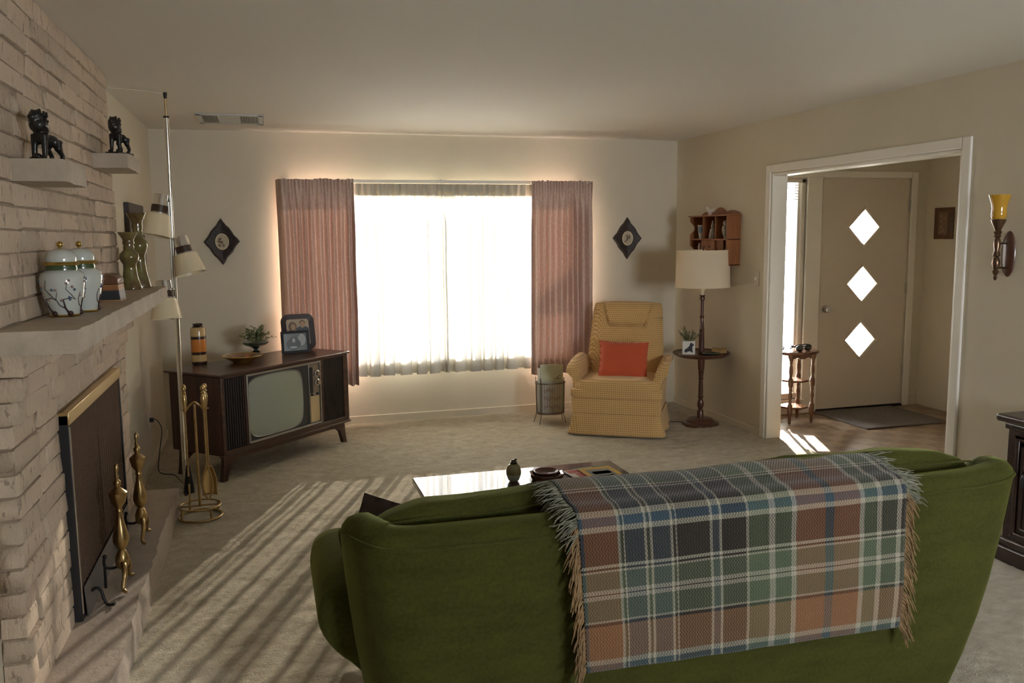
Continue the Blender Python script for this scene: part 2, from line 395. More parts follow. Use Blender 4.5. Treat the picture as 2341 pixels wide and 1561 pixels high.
DX0, DX1, DZ1 = 4.655, 5.578, 2.066
mb = MB(); wall_with_holes(3.799, 5.87, 0, ZC, [(SX0, SX1, SZ0, SZ1), (DX0, DX1, 0, DZ1)], lambda a, b, c, d: mb.box(a, b, FY1, FY1 + 0.12, c, d)); struct('wall_entry', mb, M['wall'])
struct('wall_entry_side', MB().box(FX1, 5.87, FY0 - 0.1, FY1, 0, ZC), M['wall'])
struct('wall_entry_near', MB().box(3.799, FX1, FY0 - 0.1, FY0, 0, ZC), M['wall'])
struct('ceiling', MB().box(-0.95, 5.87, YR - 0.12, YB + 0.12, ZC, ZC + 0.08), M['ceil'])
# carpet: a pile surface with real clumps
def carpet_z(x, y):
    p = Vector((x, y, 0))
    a = noise.noise(Vector((x * 5 + 3, y * 8, 1.7))) * 0.5 + noise.noise(Vector((x * 14, y * 20, 4.1))) * 0.35 + noise.noise(Vector((x * 34, y * 42, 9.2))) * 0.3
    return 0.006 + 0.015 * a
CX1 = 3.775
def cfn(u, v):
    x = XL + (CX1 - XL) * u; y = YR + (YB - YR) * v
    return (x, y, carpet_z(x, y))
mb = MB().grid(cfn, 230, 470, uv=False)
fl = struct('floor', mb, M['carpet'], smooth=180)
fo = struct('floor_entry', MB().box(3.74, FX1, FY0, FY1, -0.06, 0.0), M['vinyl'])
struct('floor_slab', MB().box(-0.95, 3.74, YR - 0.12, YB + 0.12, -0.12, -0.03), M['ground'])
# baseboards
struct('baseboard_back', MB().box(XL, XR, YB - 0.014, YB, 0, 0.072), M['wall'], bevel=0.005)
struct('baseboard_left', MB().box(XL, XL + 0.014, 4.94, YB, 0, 0.072), M['wall'], bevel=0.005)
struct('baseboard_right', MB().box(XR - 0.014, XR, 5.74, YB, 0, 0.06), M['wall'], bevel=0.005)
struct('baseboard_entry', MB().box(FX1 - 0.012, FX1, FY0, FY1, 0, 0.09), M['wall'], bevel=0.004)
struct('baseboard_entry_door', MB().box(5.645, FX1, FY1 - 0.012, FY1, 0, 0.09), M['wall'], bevel=0.004)
# living-room opening: casing boards and jamb lining
def casing(name, x0, x1, y0, y1, z0, z1): return struct(name, MB().box(x0, x1, y0, y1, z0, z1), M['trim'], bevel=0.008, segs=3)
casing('trim_1', XR - 0.018, XR, 5.672, 5.735, 0, 2.101)
casing('trim_2', XR - 0.0185, XR, 3.842, 5.672, 2.038, 2.101)
casing('trim_3', XR - 0.018, XR, 3.778, 3.842, 0, 2.101)
casing('trim_4', XR - 0.006, XR + 0.12, 5.650, 5.673, 0, 2.04)
casing('trim_5', XR - 0.006, XR + 0.12, 3.86, 5.65, 2.016, 2.04)
casing('trim_6', XR - 0.006, XR + 0.12, 3.841, 3.862, 0, 2.04)
casing('trim_7', XR + 0.115, XR + 0.132, 3.79, 3.85, 0, 2.09)
casing('trim_8', XR + 0.115, XR + 0.132, 5.664, 5.724, 0, 2.09)

def window_empty(name):
    o = bpy.data.objects.new(name, None); COL.objects.link(o); o['kind'] = 'structure'; return o
w1 = window_empty('window_1')
def wpart(name, parent, x0, x1, y0, y1, z0, z1, m='white', bevel=0.004): return obj(name, MB().box(x0, x1, y0, y1, z0, z1), M[m], parent, bevel=bevel)
wy0, wy1 = YB + 0.03, YB + 0.09
wpart('window_frame', w1, WX0, WX0 + 0.05, wy0, wy1, WZ0, WZ1); wpart('window_frame', w1, WX1 - 0.05, WX1, wy0, wy1, WZ0, WZ1)
wpart('window_frame', w1, WX0, WX1, wy0, wy1, WZ1 - 0.05, WZ1); wpart('window_frame', w1, WX0, WX1, wy0, wy1, WZ0, WZ0 + 0.06)
wpart('mullion', w1, 1.435, 1.485, wy0, wy1, WZ0, WZ1)
for a, b in ((WX0 + 0.05, 1.435), (1.485, WX1 - 0.05)): wpart('pane', w1, a, b, wy0 + 0.025, wy0 + 0.031, WZ0 + 0.06, WZ1 - 0.05, 'glass', 0)
wpart('window_sill', w1, WX0 - 0.03, WX1 + 0.03, YB - 0.025, YB + 0.12, WZ0 - 0.03, WZ0)
w3 = window_empty('window_2')
for a, b, c, d in ((RX0, RX0 + 0.06, RZ0, RZ1), (RX1 - 0.06, RX1, RZ0, RZ1), (RX0, RX1, RZ1 - 0.06, RZ1), (RX0, RX1, RZ0, RZ0 + 0.06), (3.02, 3.08, RZ0, RZ1)):
    wpart('window_frame', w3, a, b, YR - 0.09, YR - 0.03, c, d)
for a, b in ((RX0 + 0.06, 3.02), (3.08, RX1 - 0.06)): wpart('pane', w3, a, b, YR - 0.063, YR - 0.057, RZ0 + 0.06, RZ1 - 0.06, 'glass', 0)
# sidelight beside the front door
w2 = window_empty('window_3')
for a, b, c, d in ((SX0, SX0 + 0.03, SZ0, SZ1), (SX1 - 0.035, SX1, SZ0, SZ1), (SX0, SX1, SZ1 - 0.03, SZ1), (SX0, SX1, SZ0, SZ0 + 0.05)):
    wpart('window_frame', w2, a, b, FY1 + 0.02, FY1 + 0.10, c, d, 'trim')
wpart('window_stop', w2, SX1 - 0.055, SX1 - 0.034, FY1 + 0.045, FY1 + 0.10, SZ0 + 0.05, SZ1 - 0.03, 'trim')
wpart('pane', w2, SX0 + 0.03, SX1 - 0.035, FY1 + 0.075, FY1 + 0.081, SZ0 + 0.05, SZ1 - 0.03, 'glass', 0)
wpart('window_sill', w2, SX0 - 0.02, SX1 + 0.02, FY1 - 0.03, FY1 + 0.02, SZ0 - 0.025, SZ0, 'trim')
for i in range(6): wpart('blind_slat', w2, SX0 + 0.035, SX1 - 0.06, FY1 + 0.025, FY1 + 0.05, SZ1 - 0.055 - i * 0.024, SZ1 - 0.049 - i * 0.024, 'white', 0)
# door and sidelight casing
casing('trim_9', SX0 - 0.10, SX0, FY1 - 0.018, FY1, 0, 2.122)
casing('trim_10', SX1, DX0 - 0.004, FY1 - 0.018, FY1 + 0.02, 0, 2.066)
casing('trim_11', SX0, DX1, FY1 - 0.0185, FY1, 2.062, 2.122)
casing('trim_12', DX1, DX1 + 0.066, FY1 - 0.018, FY1, 0, 2.122)

# front door with three diamond lights
d1 = window_empty('door_1')
dx0, dx1, dz0, dz1, dy0, dy1 = DX0 + 0.006, DX1 - 0.006, 0.022, DZ1 - 0.005, FY1 + 0.004, FY1 + 0.048
xc, hw, hh, zcs = 5.102, 0.160, 0.160, (0.632, 1.134, 1.634)
mb = MB()
def quad(pts):
    mb.add([(x, dy0, z) for x, z in pts], [(0, 1, 2, 3)]); mb.add([(x, dy1, z) for x, z in pts], [(3, 2, 1, 0)])
zc0 = dz0
for zc in zcs:
    quad([(dx0, zc0), (xc, zc0), (xc, zc - hh), (dx0, zc - hh)]); quad([(xc, zc0), (dx1, zc0), (dx1, zc - hh), (xc, zc - hh)])
    quad([(dx0, zc - hh), (xc, zc - hh), (xc - hw, zc), (dx0, zc)]); quad([(dx0, zc), (xc - hw, zc), (xc, zc + hh), (dx0, zc + hh)])
    quad([(xc, zc - hh), (dx1, zc - hh), (dx1, zc), (xc + hw, zc)]); quad([(xc + hw, zc), (dx1, zc), (dx1, zc + hh), (xc, zc + hh)])
    dia = [(xc, zc - hh), (xc + hw, zc), (xc, zc + hh), (xc - hw, zc)]
    for i in range(4):
        a, b = dia[i], dia[(i + 1) % 4]
        mb.add([(a[0], dy0, a[1]), (b[0], dy0, b[1]), (b[0], dy1, b[1]), (a[0], dy1, a[1])], [(0, 1, 2, 3)])
    zc0 = zc + hh
quad([(dx0, zc0), (xc, zc0), (xc, dz1), (dx0, dz1)]); quad([(xc, zc0), (dx1, zc0), (dx1, dz1), (xc, dz1)])
for a, b in (((dx0, dz0), (dx1, dz0)), ((dx1, dz0), (dx1, dz1)), ((dx1, dz1), (dx0, dz1)), ((dx0, dz1), (dx0, dz0))):
    mb.add([(a[0], dy0, a[1]), (b[0], dy0, b[1]), (b[0], dy1, b[1]), (a[0], dy1, a[1])], [(0, 1, 2, 3)])
slab = obj('door_slab', mb, M['door'], d1)
for zc in zcs:
    t = MB()
    o = [(xc, zc - hh - .022), (xc + hw + .022, zc), (xc, zc + hh + .022), (xc - hw - .022, zc)]; q = [(xc, zc - hh + .004), (xc + hw - .004, zc), (xc, zc + hh - .004), (xc - hw + .004, zc)]
    for i in range(4):
        j = (i + 1) % 4
        vs = [(o[i][0], dy0 - .001, o[i][1]), (o[j][0], dy0 - .001, o[j][1]), (q[j][0], dy0 - .001, q[j][1]), (q[i][0], dy0 - .001, q[i][1])]
        vs += [(x, dy0 - .010, z) for x, _, z in vs[:0]]
        oo = [(o[i][0] * .96 + q[i][0] * .04, o[i][1] * .96 + q[i][1] * .04), (o[j][0] * .96 + q[j][0] * .04, o[j][1] * .96 + q[j][1] * .04)]
        vs2 = [(oo[0][0], dy0 - .009, oo[0][1]), (oo[1][0], dy0 - .009, oo[1][1]), (q[j][0], dy0 - .005, q[j][1]), (q[i][0], dy0 - .005, q[i][1])]
        t.add(vs + vs2, [(0, 1, 2, 3), (4, 5, 6, 7), (0, 1, 5, 4), (2, 3, 7, 6)])
    obj('diamond_trim', t, M['door'], d1)
    p = MB(); p.add([(xc, FY1 + .028, zc - hh), (xc + hw, FY1 + .028, zc), (xc, FY1 + .028, zc + hh), (xc - hw, FY1 + .028, zc)], [(0, 1, 2, 3)])
    obj('pane', p, M['glass'], d1, solid=0.004)
kn = obj('door_knob', MB().lathe([(0.0, 0), (0.034, 0.0), (0.034, 0.006), (0.012, 0.010), (0.011, 0.034), (0.024, 0.042), (0.029, 0.056), (0.024, 0.068), (0.0, 0.072)], (0, 0, 0), 24, Matrix.Rotation(PI / 2, 4, 'X')).move((-4.726, -dy0, -0.92)), M['steel'], d1, smooth=40)
for z in (0.335, 1.09, 1.822):
    hg = MB().box(DX1 - 0.014, DX1 + 0.006, dy0 - 0.004, dy0, z - 0.05, z + 0.05)
    for k in range(5): hg.lathe([(0.007, 0), (0.007, 0.018)], (DX1 - 0.003, dy0 - 0.008, z - 0.05 + k * 0.0203), 10)
    obj('hinge', hg, M['steel'], d1)
obj('threshold', MB().box(DX0, DX1, FY1 - 0.01, FY1 + 0.11, 0.0, 0.016).box(DX0, DX1, FY1 + 0.05, FY1 + 0.11, 0.0, 0.030), M['iron'], d1)
obj('door_stop', MB().box(DX0, DX1, FY1 + 0.049, FY1 + 0.10, DZ1 - 0.025, DZ1).box(DX0, DX0 + 0.02, FY1 + 0.049, FY1 + 0.10, 0.03, DZ1).box(DX1 - 0.02, DX1, FY1 + 0.049, FY1 + 0.10, 0.03, DZ1), M['trim'], d1)

# outdoors: paving, lawn hedge by the sidelight
og = struct('ground_outside', MB().box(-20, 30, YB + 0.12, 60, -0.30, -0.16), M['ground'])
og2 = struct('ground_porch', MB().box(3.80, 5.87, FY1 + 0.12, YB + 0.12, -0.30, -0.10), M['ground'])
pr0 = struct('added_shade_roof', MB().box(3.95, 8.6, YB + 0.12, 11.4, 2.36, 2.44), M['white'])  # roof added over the porch, deep enough to cut sun through the sidelight
for k in range(30):
    y = YB + 0.13 + k * 0.135
    if y + 0.125 < 11.4: obj('plank', MB().box(3.95, 8.6, y, y + 0.125, 2.335, 2.362), M['white'], pr0, bevel=0.006)
def leaf_cloud(n, cx, cy, z0, rx, ry, h, size):
    mb = MB()
    for i in range(n):
        a = random.uniform(0, 2 * PI); r = math.sqrt(random.random()); z = random.random()
        k = math.sin(PI * min(1, 0.25 + 0.75 * z)) ** 0.5
        c = Vector((cx + rx * r * k * math.cos(a), cy + ry * r * k * math.sin(a), z0 + h * z))
        R = Matrix.Rotation(random.uniform(0, 6.28), 3, 'Z') @ Matrix.Rotation(random.uniform(-1.2, 1.2), 3, 'X')
        s = size * random.uniform(0.7, 1.3)
        mb.add([c + R @ Vector(q) for q in ((0, -s, 0), (s * .45, 0, s * .15), (0, s, 0), (-s * .45, 0, s * .15))], [(0, 1, 2, 3)])
    return mb
hb = thing('shrub', 'bright green low shrub outside the sidelight glass', 'shrub', (4.35, 8.05, -0.17))
obj('foliage', leaf_cloud(900, 0, 0, 0.05, 0.75, 0.4, 0.50, 0.055), M['hedge'], hb)
obj('stem', MB().tube([(0, 0, 0), (0.02, 0.01, 0.25), (0.0, 0.0, 0.45)], 0.02), M['walnut'], hb)

# ------------------------------------------------------------------ brick chimney breast
XB, YN, YF = -0.754, 2.80, 4.935
FB0, FB1, FBZ = 3.40, 4.52, 0.955
ch = struct('wall_chimney', MB().box(XL - 0.02, XB - 0.008, YN + 0.012, FB0, 0, ZC).box(XL - 0.02, XB - 0.008, FB1, YF - 0.012, 0, ZC).box(XL - 0.02, XB - 0.008, FB0, FB1, FBZ, ZC).box(XL - 0.02, XB - 0.045, FB0, FB1, 0, FBZ), M['mortar'])
def brick_mesh(seed):
    rnd = random.Random(seed)
    bm = bmesh.new(); bmesh.ops.create_cube(bm, size=1.0)
    bmesh.ops.bevel(bm, geom=list(bm.edges), offset=0.055, segments=1, affect='EDGES', profile=0.5)
    for v in bm.verts:
        v.co.x += rnd.uniform(-0.05, 0.05); v.co.y += rnd.uniform(-0.012, 0.012); v.co.z += rnd.uniform(-0.045, 0.045)
    me = bpy.data.meshes.new('brick'); bm.to_mesh(me); bm.free(); me.materials.append(M['brick'])
    for p in me.polygons: p.use_smooth = True
    me.set_sharp_from_angle(angle=math.radians(50)); return me
BM_ = [brick_mesh(s) for s in range(9)]
def lay(y0, y1, z0, z1, dx, rnd, first):
    y = y0; first = True
    while y < y1 - 0.02:
        L = rnd.choice((0.20, 0.29, 0.29, 0.31, 0.38))
        if first: L *= rnd.choice((0.45, 0.75, 1.0)); first = False
        if y1 - (y + L) < 0.10: L = y1 - y
        dep = 0.078 + dx + rnd.uniform(-0.004, 0.006)
        b = bpy.data.objects.new('brick', rnd.choice(BM_)); COL.objects.link(b); b.parent = ch
        b.location = (XB - 0.078 + dep / 2, y + L / 2, (z0 + z1) / 2); b.scale = (dep, (L - 0.006), (z1 - z0 - 0.006))
        y += L
rb = random.Random(3); rh = 1.268 / 17
for i in range(17):
    z0, z1 = i * rh, (i + 1) * rh
    st = max(0, i - 13) * 0.021
    if z1 <= FBZ + 0.02:
        lay(YN - st, FB0, z0, z1, st, rb, True); lay(FB1, YF + st, z0, z1, st, rb, True)
    else: lay(YN - st, YF + st, z0, z1, st, rb, True)
uh = (ZC - 1.334) / 15
for i in range(15): lay(YN, YF, 1.334 + i * uh, 1.334 + (i + 1) * uh, 0, rb, True)
def rough_slab(x0, x1, y0, y1, z0, z1, amp, step=0.035, seed=0.0):
    """slab of split stone: subdivided box whose vertical faces are knocked about"""
    bm = bmesh.new(); bmesh.ops.create_cube(bm, size=1.0)
    for v in bm.verts: v.co = Vector((x0 + (v.co.x + .5) * (x1 - x0), y0 + (v.co.y + .5) * (y1 - y0), z0 + (v.co.z + .5) * (z1 - z0)))
    for ax, n in ((0, max(1, int((x1 - x0) / step))), (1, max(1, int((y1 - y0) / step))), (2, 3)):
        lo, hi = ((x0, x1), (y0, y1), (z0, z1))[ax]
        for k in range(1, n):
            no = [0, 0, 0]; no[ax] = 1; co = [0, 0, 0]; co[ax] = lo + (hi - lo) * k / n
            bmesh.ops.bisect_plane(bm, geom=list(bm.verts) + list(bm.edges) + list(bm.faces), plane_co=co, plane_no=no)
    for v in bm.verts:
        p = v.co; n1 = noise.noise(Vector((p.x * 9 + seed, p.y * 9, p.z * 22))); n2 = noise.noise(Vector((p.x * 30, p.y * 30 + seed, p.z * 40)))
        d = amp * (0.65 * n1 + 0.45 * n2)
        if abs(v.co.x - x1) < 1e-5: v.co.x += d
        if abs(v.co.y - y0) < 1e-5: v.co.y -= d
        if abs(v.co.y - y1) < 1e-5: v.co.y += d
        if abs(v.co.z - z1) < 1e-5 or abs(v.co.z - z0) < 1e-5: v.co.z += d * 0.12
    mb = MB(); mb.v = [tuple(v.co) for v in bm.verts]; bm.verts.index_update(); mb.f = [tuple(v.index for v in f.verts) for f in bm.faces]; bm.free(); return mb
def slab_thing(name, label, cat, m, *a, **k):
    x0, x1, y0, y1, z0 = a[:5]; base = ((x0 + x1) / 2, (y0 + y1) / 2, z0)
    o = obj(name, rough_slab(*a, **k), M[m], None, smooth=35, off=base); o.location = base; return tag(o, label, cat)
slab_thing('mantel_shelf', 'long rough-edged stone mantel shelf above the brick fireplace', 'mantel', 'stone', XB - 0.02, -0.532, 2.70, 5.035, 1.266, 1.335, 0.016)
slab_thing('stone_ledge', 'short stone ledge in the bricks, lower one holding the larger lion', 'ledge', 'stone', XB - 0.02, -0.600, 3.01, 3.36, 1.778, 1.848, 0.012, seed=3.3)
slab_thing('stone_ledge', 'short stone ledge high at the end of the bricks holding the smaller lion', 'ledge', 'stone', XB - 0.02, -0.600, 4.385, 4.770, 1.926, 1.993, 0.012, seed=8.1)
slab_thing('hearth_slab', 'raised grey-brown stone hearth slab along the fireplace floor', 'hearth', 'hearth', XB - 0.03, -0.548, 1.2, 5.13, 0.0, 0.160, 0.020, seed=5.0)

# ------------------------------------------------------------------ drapery
def folds(x, pitch, amp, ph=0.0, irr=0.22):
    t = x / pitch; w = irr * noise.noise(Vector((t * 0.35, ph, 0.0))) * 2.2
    a = amp * (0.92 + 0.35 * noise.noise(Vector((t * 0.45, ph + 7.0, 2.0))))
    return a * math.sin(2 * PI * (t + w) + ph)
def drape_mesh(x0, x1, ztop, zbot, yc, pitch, amp, ph, spread=0.0, nu=None, nv=34, head=0.10, crease=True, hem=0.012, ret=0, curl=0.0):
    nu = nu or int((x1 - x0) / pitch * (40 if curl else 16))
    def fn(u, v):
        z = ztop + (zbot - ztop) * v; xb = x0 + (x1 - x0) * u
        k = min(1.0, max(0.0, (ztop - z - head * 0.6) / 0.30)); k = k * k * (3 - 2 * k)
        f = folds(xb, pitch, amp, ph); g = folds(xb, pitch * 0.5, amp * 0.42, ph + 2.0)
        if z > ztop - head: y = g * (1.0 if crease else 0.8) + 0.010 * noise.noise(Vector((xb * 60, z * 9, ph)))
        else: y = g * (1 - k) * 0.6 + f * (0.25 + 0.75 * k)
        if abs(z - (ztop - head)) < 0.02 and crease: y *= 0.45
        if ret:
            e_ = u if ret < 0 else 1 - u
            y += 0.155 * max(0.0, 1 - e_ / 0.055) ** 1.2
        # deep pleats double back on themselves, so three layers of cloth hang behind one another at each flank
        tw = xb / pitch + 0.22 * noise.noise(Vector((xb / pitch * 0.35, ph, 0.0))) * 2.2
        x_c = -curl * (0.15 + 0.85 * k) * (0.95 + 0.3 * noise.noise(Vector((xb * 5, 4.0, ph)))) * math.sin(2 * (2 * PI * tw + ph)) if curl and z <= ztop - head else 0.0
        x = xb + x_c + spread * (u - 0.5) * v + 0.006 * noise.noise(Vector((xb * 11, z * 2.0, ph)))
        if v >= 0.999: z += hem * noise.noise(Vector((xb * 16, 0, ph)))
        if v <= 0.001 and crease: z += 0.012 * noise.noise(Vector((xb * 50, 3, ph)))
        return (x, yc + y, z)
    return fn, nu, nv
def curtain(name, label, x0, x1, ztop, zbot, yc, pitch, amp, ph, m, spread=0.0, head=0.1, crease=True, parts=None, ret=0, curl=0.0):
    t = thing(name, label, 'curtain', ((x0 + x1) / 2, yc, zbot))
    fn, nu, nv = drape_mesh(x0, x1, ztop, zbot, yc, pitch, amp, ph, spread, head=head, crease=crease, ret=ret, curl=curl)
    g = MB().grid(fn, nu, nv)
    obj('cloth', g, M[m], t, smooth=180, off=t.location)
    if parts:
        def sub(v0, v1, dy):
            return lambda u, v: (lambda p: (p[0], p[1] + dy, p[2]))(fn(u, v0 + (v1 - v0) * v))
        obj('heading_tape', MB().grid(sub(0.0, 0.062, 0.004), nu, 4), M['sheer_band'], t, smooth=180, off=t.location)
        obj('hem', MB().grid(sub(0.935, 1.0, 0.004), nu, 4), M['sheer'], t, smooth=180, off=t.location)
    return t
curtain('drape', 'pleated dusty rose drape hanging beside the television end of the window', 0.098, 0.705, 2.055, 0.375, 7.005, 0.055, 0.036, 0.4, 'drape', -0.02, ret=-1)
curtain('drape', 'pleated dusty rose drape hanging beside the gold recliner', 2.205, 2.795, 2.055, 0.378, 7.005, 0.053, 0.036, 2.1, 'drape', 0.03, ret=1)
curtain('sheer_curtain', 'ivory sheer panel next to the television end drape', 0.675, 1.455, 2.028, 0.430, 7.100, 0.129, 0.040, 1.3, 'sheer', 0.0, 0.09, False, True, curl=0.030)
curtain('sheer_curtain', 'ivory sheer panel next to the recliner end drape', 1.438, 2.250, 2.028, 0.425, 7.112, 0.129, 0.040, 4.0, 'sheer', 0.0, 0.09, False, True, curl=0.030)
rod = thing('curtain_rod', 'flat off-white curtain rod across the top of the window', 'curtain rod', (1.45, 7.125, 2.03))
obj('rail', MB().box(-1.27, 1.27, -0.012, 0.0, 0.004, 0.030), M['white'], rod, bevel=0.003)
for a, b in ((-1.29, -0.75), (0.77, 1.28)): obj('drape_rail', MB().box(a, b, -0.096, -0.086, -0.004, 0.014), M['white'], rod, bevel=0.002)
for x in (-1.28, -0.76, 0.78, 1.27): obj('bracket', MB().box(x - 0.006, x + 0.006, -0.118, 0.096, 0.004, 0.016), M['white'], rod)
for x in (-1.26, 0.0, 1.26): obj('bracket', MB().box(x - 0.012, x + 0.012, -0.014, 0.096, 0.002, 0.036), M['white'], rod, bevel=0.002)
# ================================================================== furniture
def plush_box(x0, x1, y0, y1, z0, z1, p=0.35, nu=40, nv=20, sag=0.0):
    return MB().ell(((x0+x1)/2, (y0+y1)/2, (z0+z1)/2), ((x1-x0)/2, (y1-y0)/2, (z1-z0)/2), nu, nv, None, p)
# ---- sofa
SB = (1.29, 2.60, 0.0)
sofa = thing('sofa', 'moss green plush sofa seen from behind', 'sofa', SB)
def catmull(P, n):
    out = []
    Q = [Vector(p) for p in P]; Q = [2*Q[0]-Q[1]] + Q + [2*Q[-1]-Q[-2]]
    for i in range(1, len(Q)-2):
        for k in range(n):
            t = k/n; a, b, c, d = Q[i-1:i+3]
            out.append(0.5*((2*b) + (c-a)*t + (2*a-5*b+4*c-d)*t*t + (3*b-a-3*c+d)*t**3))
    out.append(Q[-2]); return out
TOP = catmull([(0.195,2.58),(0.172,2.46),(0.178,2.36),(0.225,2.255),(0.33,2.205),(0.7,2.198),(1.3,2.196),(1.9,2.198),(2.28,2.205),(2.415,2.225),(2.475,2.30),(2.49,2.42),(2.46,2.58)], 7)
BOT = catmull([(0.30,2.58),(0.285,2.46),(0.285,2.38),(0.305,2.29),(0.38,2.235),(0.72,2.225),(1.3,2.222),(1.86,2.225),(2.13,2.228),(2.21,2.25),(2.235,2.32),(2.24,2.44),(2.23,2.58)], 7)
NU = len(TOP) - 1
SEC = [(0,0.03),(0,0.14),(0,0.28),(0,0.40),(0,0.52),(0,0.62),(0,0.70),(0.0,0.745),(0.006,0.768),(0.022,0.788),(0.050,0.797),(0.082,0.795),(0.108,0.778),(0.122,0.74),(0.130,0.66),(0.134,0.50),(0.136,0.35)]
def sofa_pt(i, d, z):
    t = min(1, max(0, (z - 0.05) / 0.72)); t = t ** 0.75
    P = BOT[i].lerp(TOP[i], t)
    a = TOP[max(0, i-1)]; b = TOP[min(NU, i+1)]; tg = (b - a).normalized(); nrm = Vector((-tg.y, tg.x))
    e = min(i, NU - i) / NU
    rise = (0.014 * math.sin(PI * min(1, max(0, (e - 0.10) / 0.24))) - 0.15 * max(0, 1 - e / 0.13) ** 1.5) * min(1, max(0, (z - 0.3) / 0.45))
    sag = -0.006 * math.sin(PI * i / NU) ** 2 * min(1, max(0, (z - 0.5) / 0.25))
    bulge = 0.012 * math.sin(PI * min(1, max(0, z / 0.75))) if d == 0 else 0
    q = P + nrm * (d - bulge)
    return (q.x, q.y, z + rise + sag)
mb = MB(); K = len(SEC)
vs = [sofa_pt(i, d, z) for i in range(NU + 1) for d, z in SEC]; fs = [(i*K+j, (i+1)*K+j, (i+1)*K+j+1, i*K+j+1) for i in range(NU) for j in range(K-1)]
fs += [tuple(range(K)), tuple(NU*K + j for j in range(K))[::-1]]
mb.add(vs, fs); back = obj('back', mb, M['green'], sofa, smooth=60, off=SB)
obj('piping', MB().tube([sofa_pt(i, -0.002, 0.752) for i in range(2, NU - 1)], 0.0042, 6), M['green'], back, smooth=60, off=SB)
ARM = [(0.30,0.04),(0.27,0.20),(0.215,0.30),(0.145,0.37),(0.106,0.44),(0.102,0.50),(0.120,0.545),(0.160,0.570),(0.215,0.575),(0.27,0.56),(0.315,0.52),(0.33,0.44),(0.335,0.25),(0.335,0.04)]
for s in (0, 1):
    f = (lambda x: x) if s == 0 else (lambda x: 2.62 - x)
    poly = catmull([(f(x), z) for x, z in ARM], 3)
    a = MB(); ys = [(2.425, 0.80), (2.435, 0.93), (2.46, 1.0), (2.70, 1.0), (2.90, 1.0), (2.97, 0.95), (2.985, 0.85)]
    cx = sum(p.x for p in poly) / len(poly); cz = 0.42; n = len(poly)
    vs = [(cx + (p.x - cx) * k, y, cz + (p.y - cz) * k if p.y > 0.25 else p.y) for y, k in ys for p in poly]
    fs = [(r*n+i, r*n+(i+1) % n, (r+1)*n+(i+1) % n, (r+1)*n+i) for r in range(len(ys)-1) for i in range(n)] + [tuple(range(n)), tuple((len(ys)-1)*n+i for i in range(n))[::-1]]
    a.add(vs, fs); obj('arm', a, M['green'], sofa, smooth=70, off=SB)
obj('seat_base', MB().box(0.33, 2.26, 2.30, 3.06, 0.05, 0.30), M['green'], sofa, bevel=0.02, off=SB)
for x0, x1 in ((0.34, 1.29), (1.30, 2.25)):
    obj('seat_cushion', plush_box(x0, x1, 2.40, 3.12, 0.28, 0.46, 0.28), M['green'], sofa, smooth=180, off=SB)
CU = ((0.235, 1.300), (1.305, 2.395))
for x0, x1 in CU:
    m_ = MB().ell(((x0+x1)/2, 0, 0), ((x1-x0)/2, 0.085, 0.225), 64, 24, None, 0.42)
    R = Matrix.Rotation(math.radians(-7), 3, 'X'); vv = []
    for x, y, z in m_.v:
        u = (x - (x0+x1)/2) / ((x1-x0)/2)
        w = 0.008 * noise.noise(Vector((x * 6, z * 5, 2.2))) + 0.007 * noise.noise(Vector((x * 17, z * 3, 5.2)))
        z2 = z * (1 - 0.07 * abs(u) ** 3) + (w if z > 0 else 0); q = R @ Vector((0, y, z2)); vv.append((x, 2.402 + q.y, (0.598 if x0 < 1 else 0.612) + q.z))
    m_.v = vv; c = obj('back_cushion', m_, M['green'], sofa, smooth=180, off=SB)
    pts = []
    for k in range(31):
        x = x0 + 0.05 + (x1 - x0 - 0.10) * k / 30; u = (x - (x0+x1)/2) / ((x1-x0)/2)
        z = 0.180 * (1 - 0.07 * abs(u) ** 3) + 0.008 * noise.noise(Vector((x * 6, 1, 2.2))) ; q = R @ Vector((0, -0.083, z)); pts.append((x, 2.402 + q.y, (0.598 if x0 < 1 else 0.612) + q.z))
    obj('piping', MB().tube(pts, 0.004, 6), M['green'], c, smooth=60, off=SB)
for x in (0.42, 2.16):
    for y in (2.36, 2.98): obj('leg', MB().lathe([(0.016, 0), (0.024, 0.055)], (x, y, 0), 12), M['walnut'], sofa, off=SB)

def pillow_mesh(w, h, t, n=18, pinch=0.10):
    mb = MB(); vs = []; 
    for sgn in (1, -1):
        for j in range(n + 1):
            for i in range(n + 1):
                u = -1 + 2*i/n; v = -1 + 2*j/n
                x = u * w/2 * (1 - pinch * (1 - abs(u)) * 0 - pinch * 0.55 * (1 - v*v) * abs(u) ** 3); z = v * h/2 * (1 - pinch * 0.55 * (1 - u*u) * abs(v) ** 3)
                d = t/2 * ((1 - u**4) * (1 - v**4)) ** 0.6 + 0.004 * noise.noise(Vector((u * 3, v * 3, sgn)))
                vs.append((x, sgn * d, z))
    N1 = (n+1) ** 2; fs = []
    for s in range(2):
        for j in range(n):
            for i in range(n):
                q = (j*(n+1)+i, j*(n+1)+i+1, (j+1)*(n+1)+i+1, (j+1)*(n+1)+i); fs.append(tuple(k + s*N1 for k in (q if s else q[::-1])))
    mb.add(vs, fs); return mb
pl = obj('throw_pillow', pillow_mesh(0.31, 0.27, 0.10), M['brownpillow'], None, smooth=120); pl.location = (0.372, 2.76, 0.578); pl.rotation_euler = (0.10, math.radians(21), 0.10)
tag(pl, 'dark brown throw pillow with one corner showing past the sofa cushions', 'pillow')

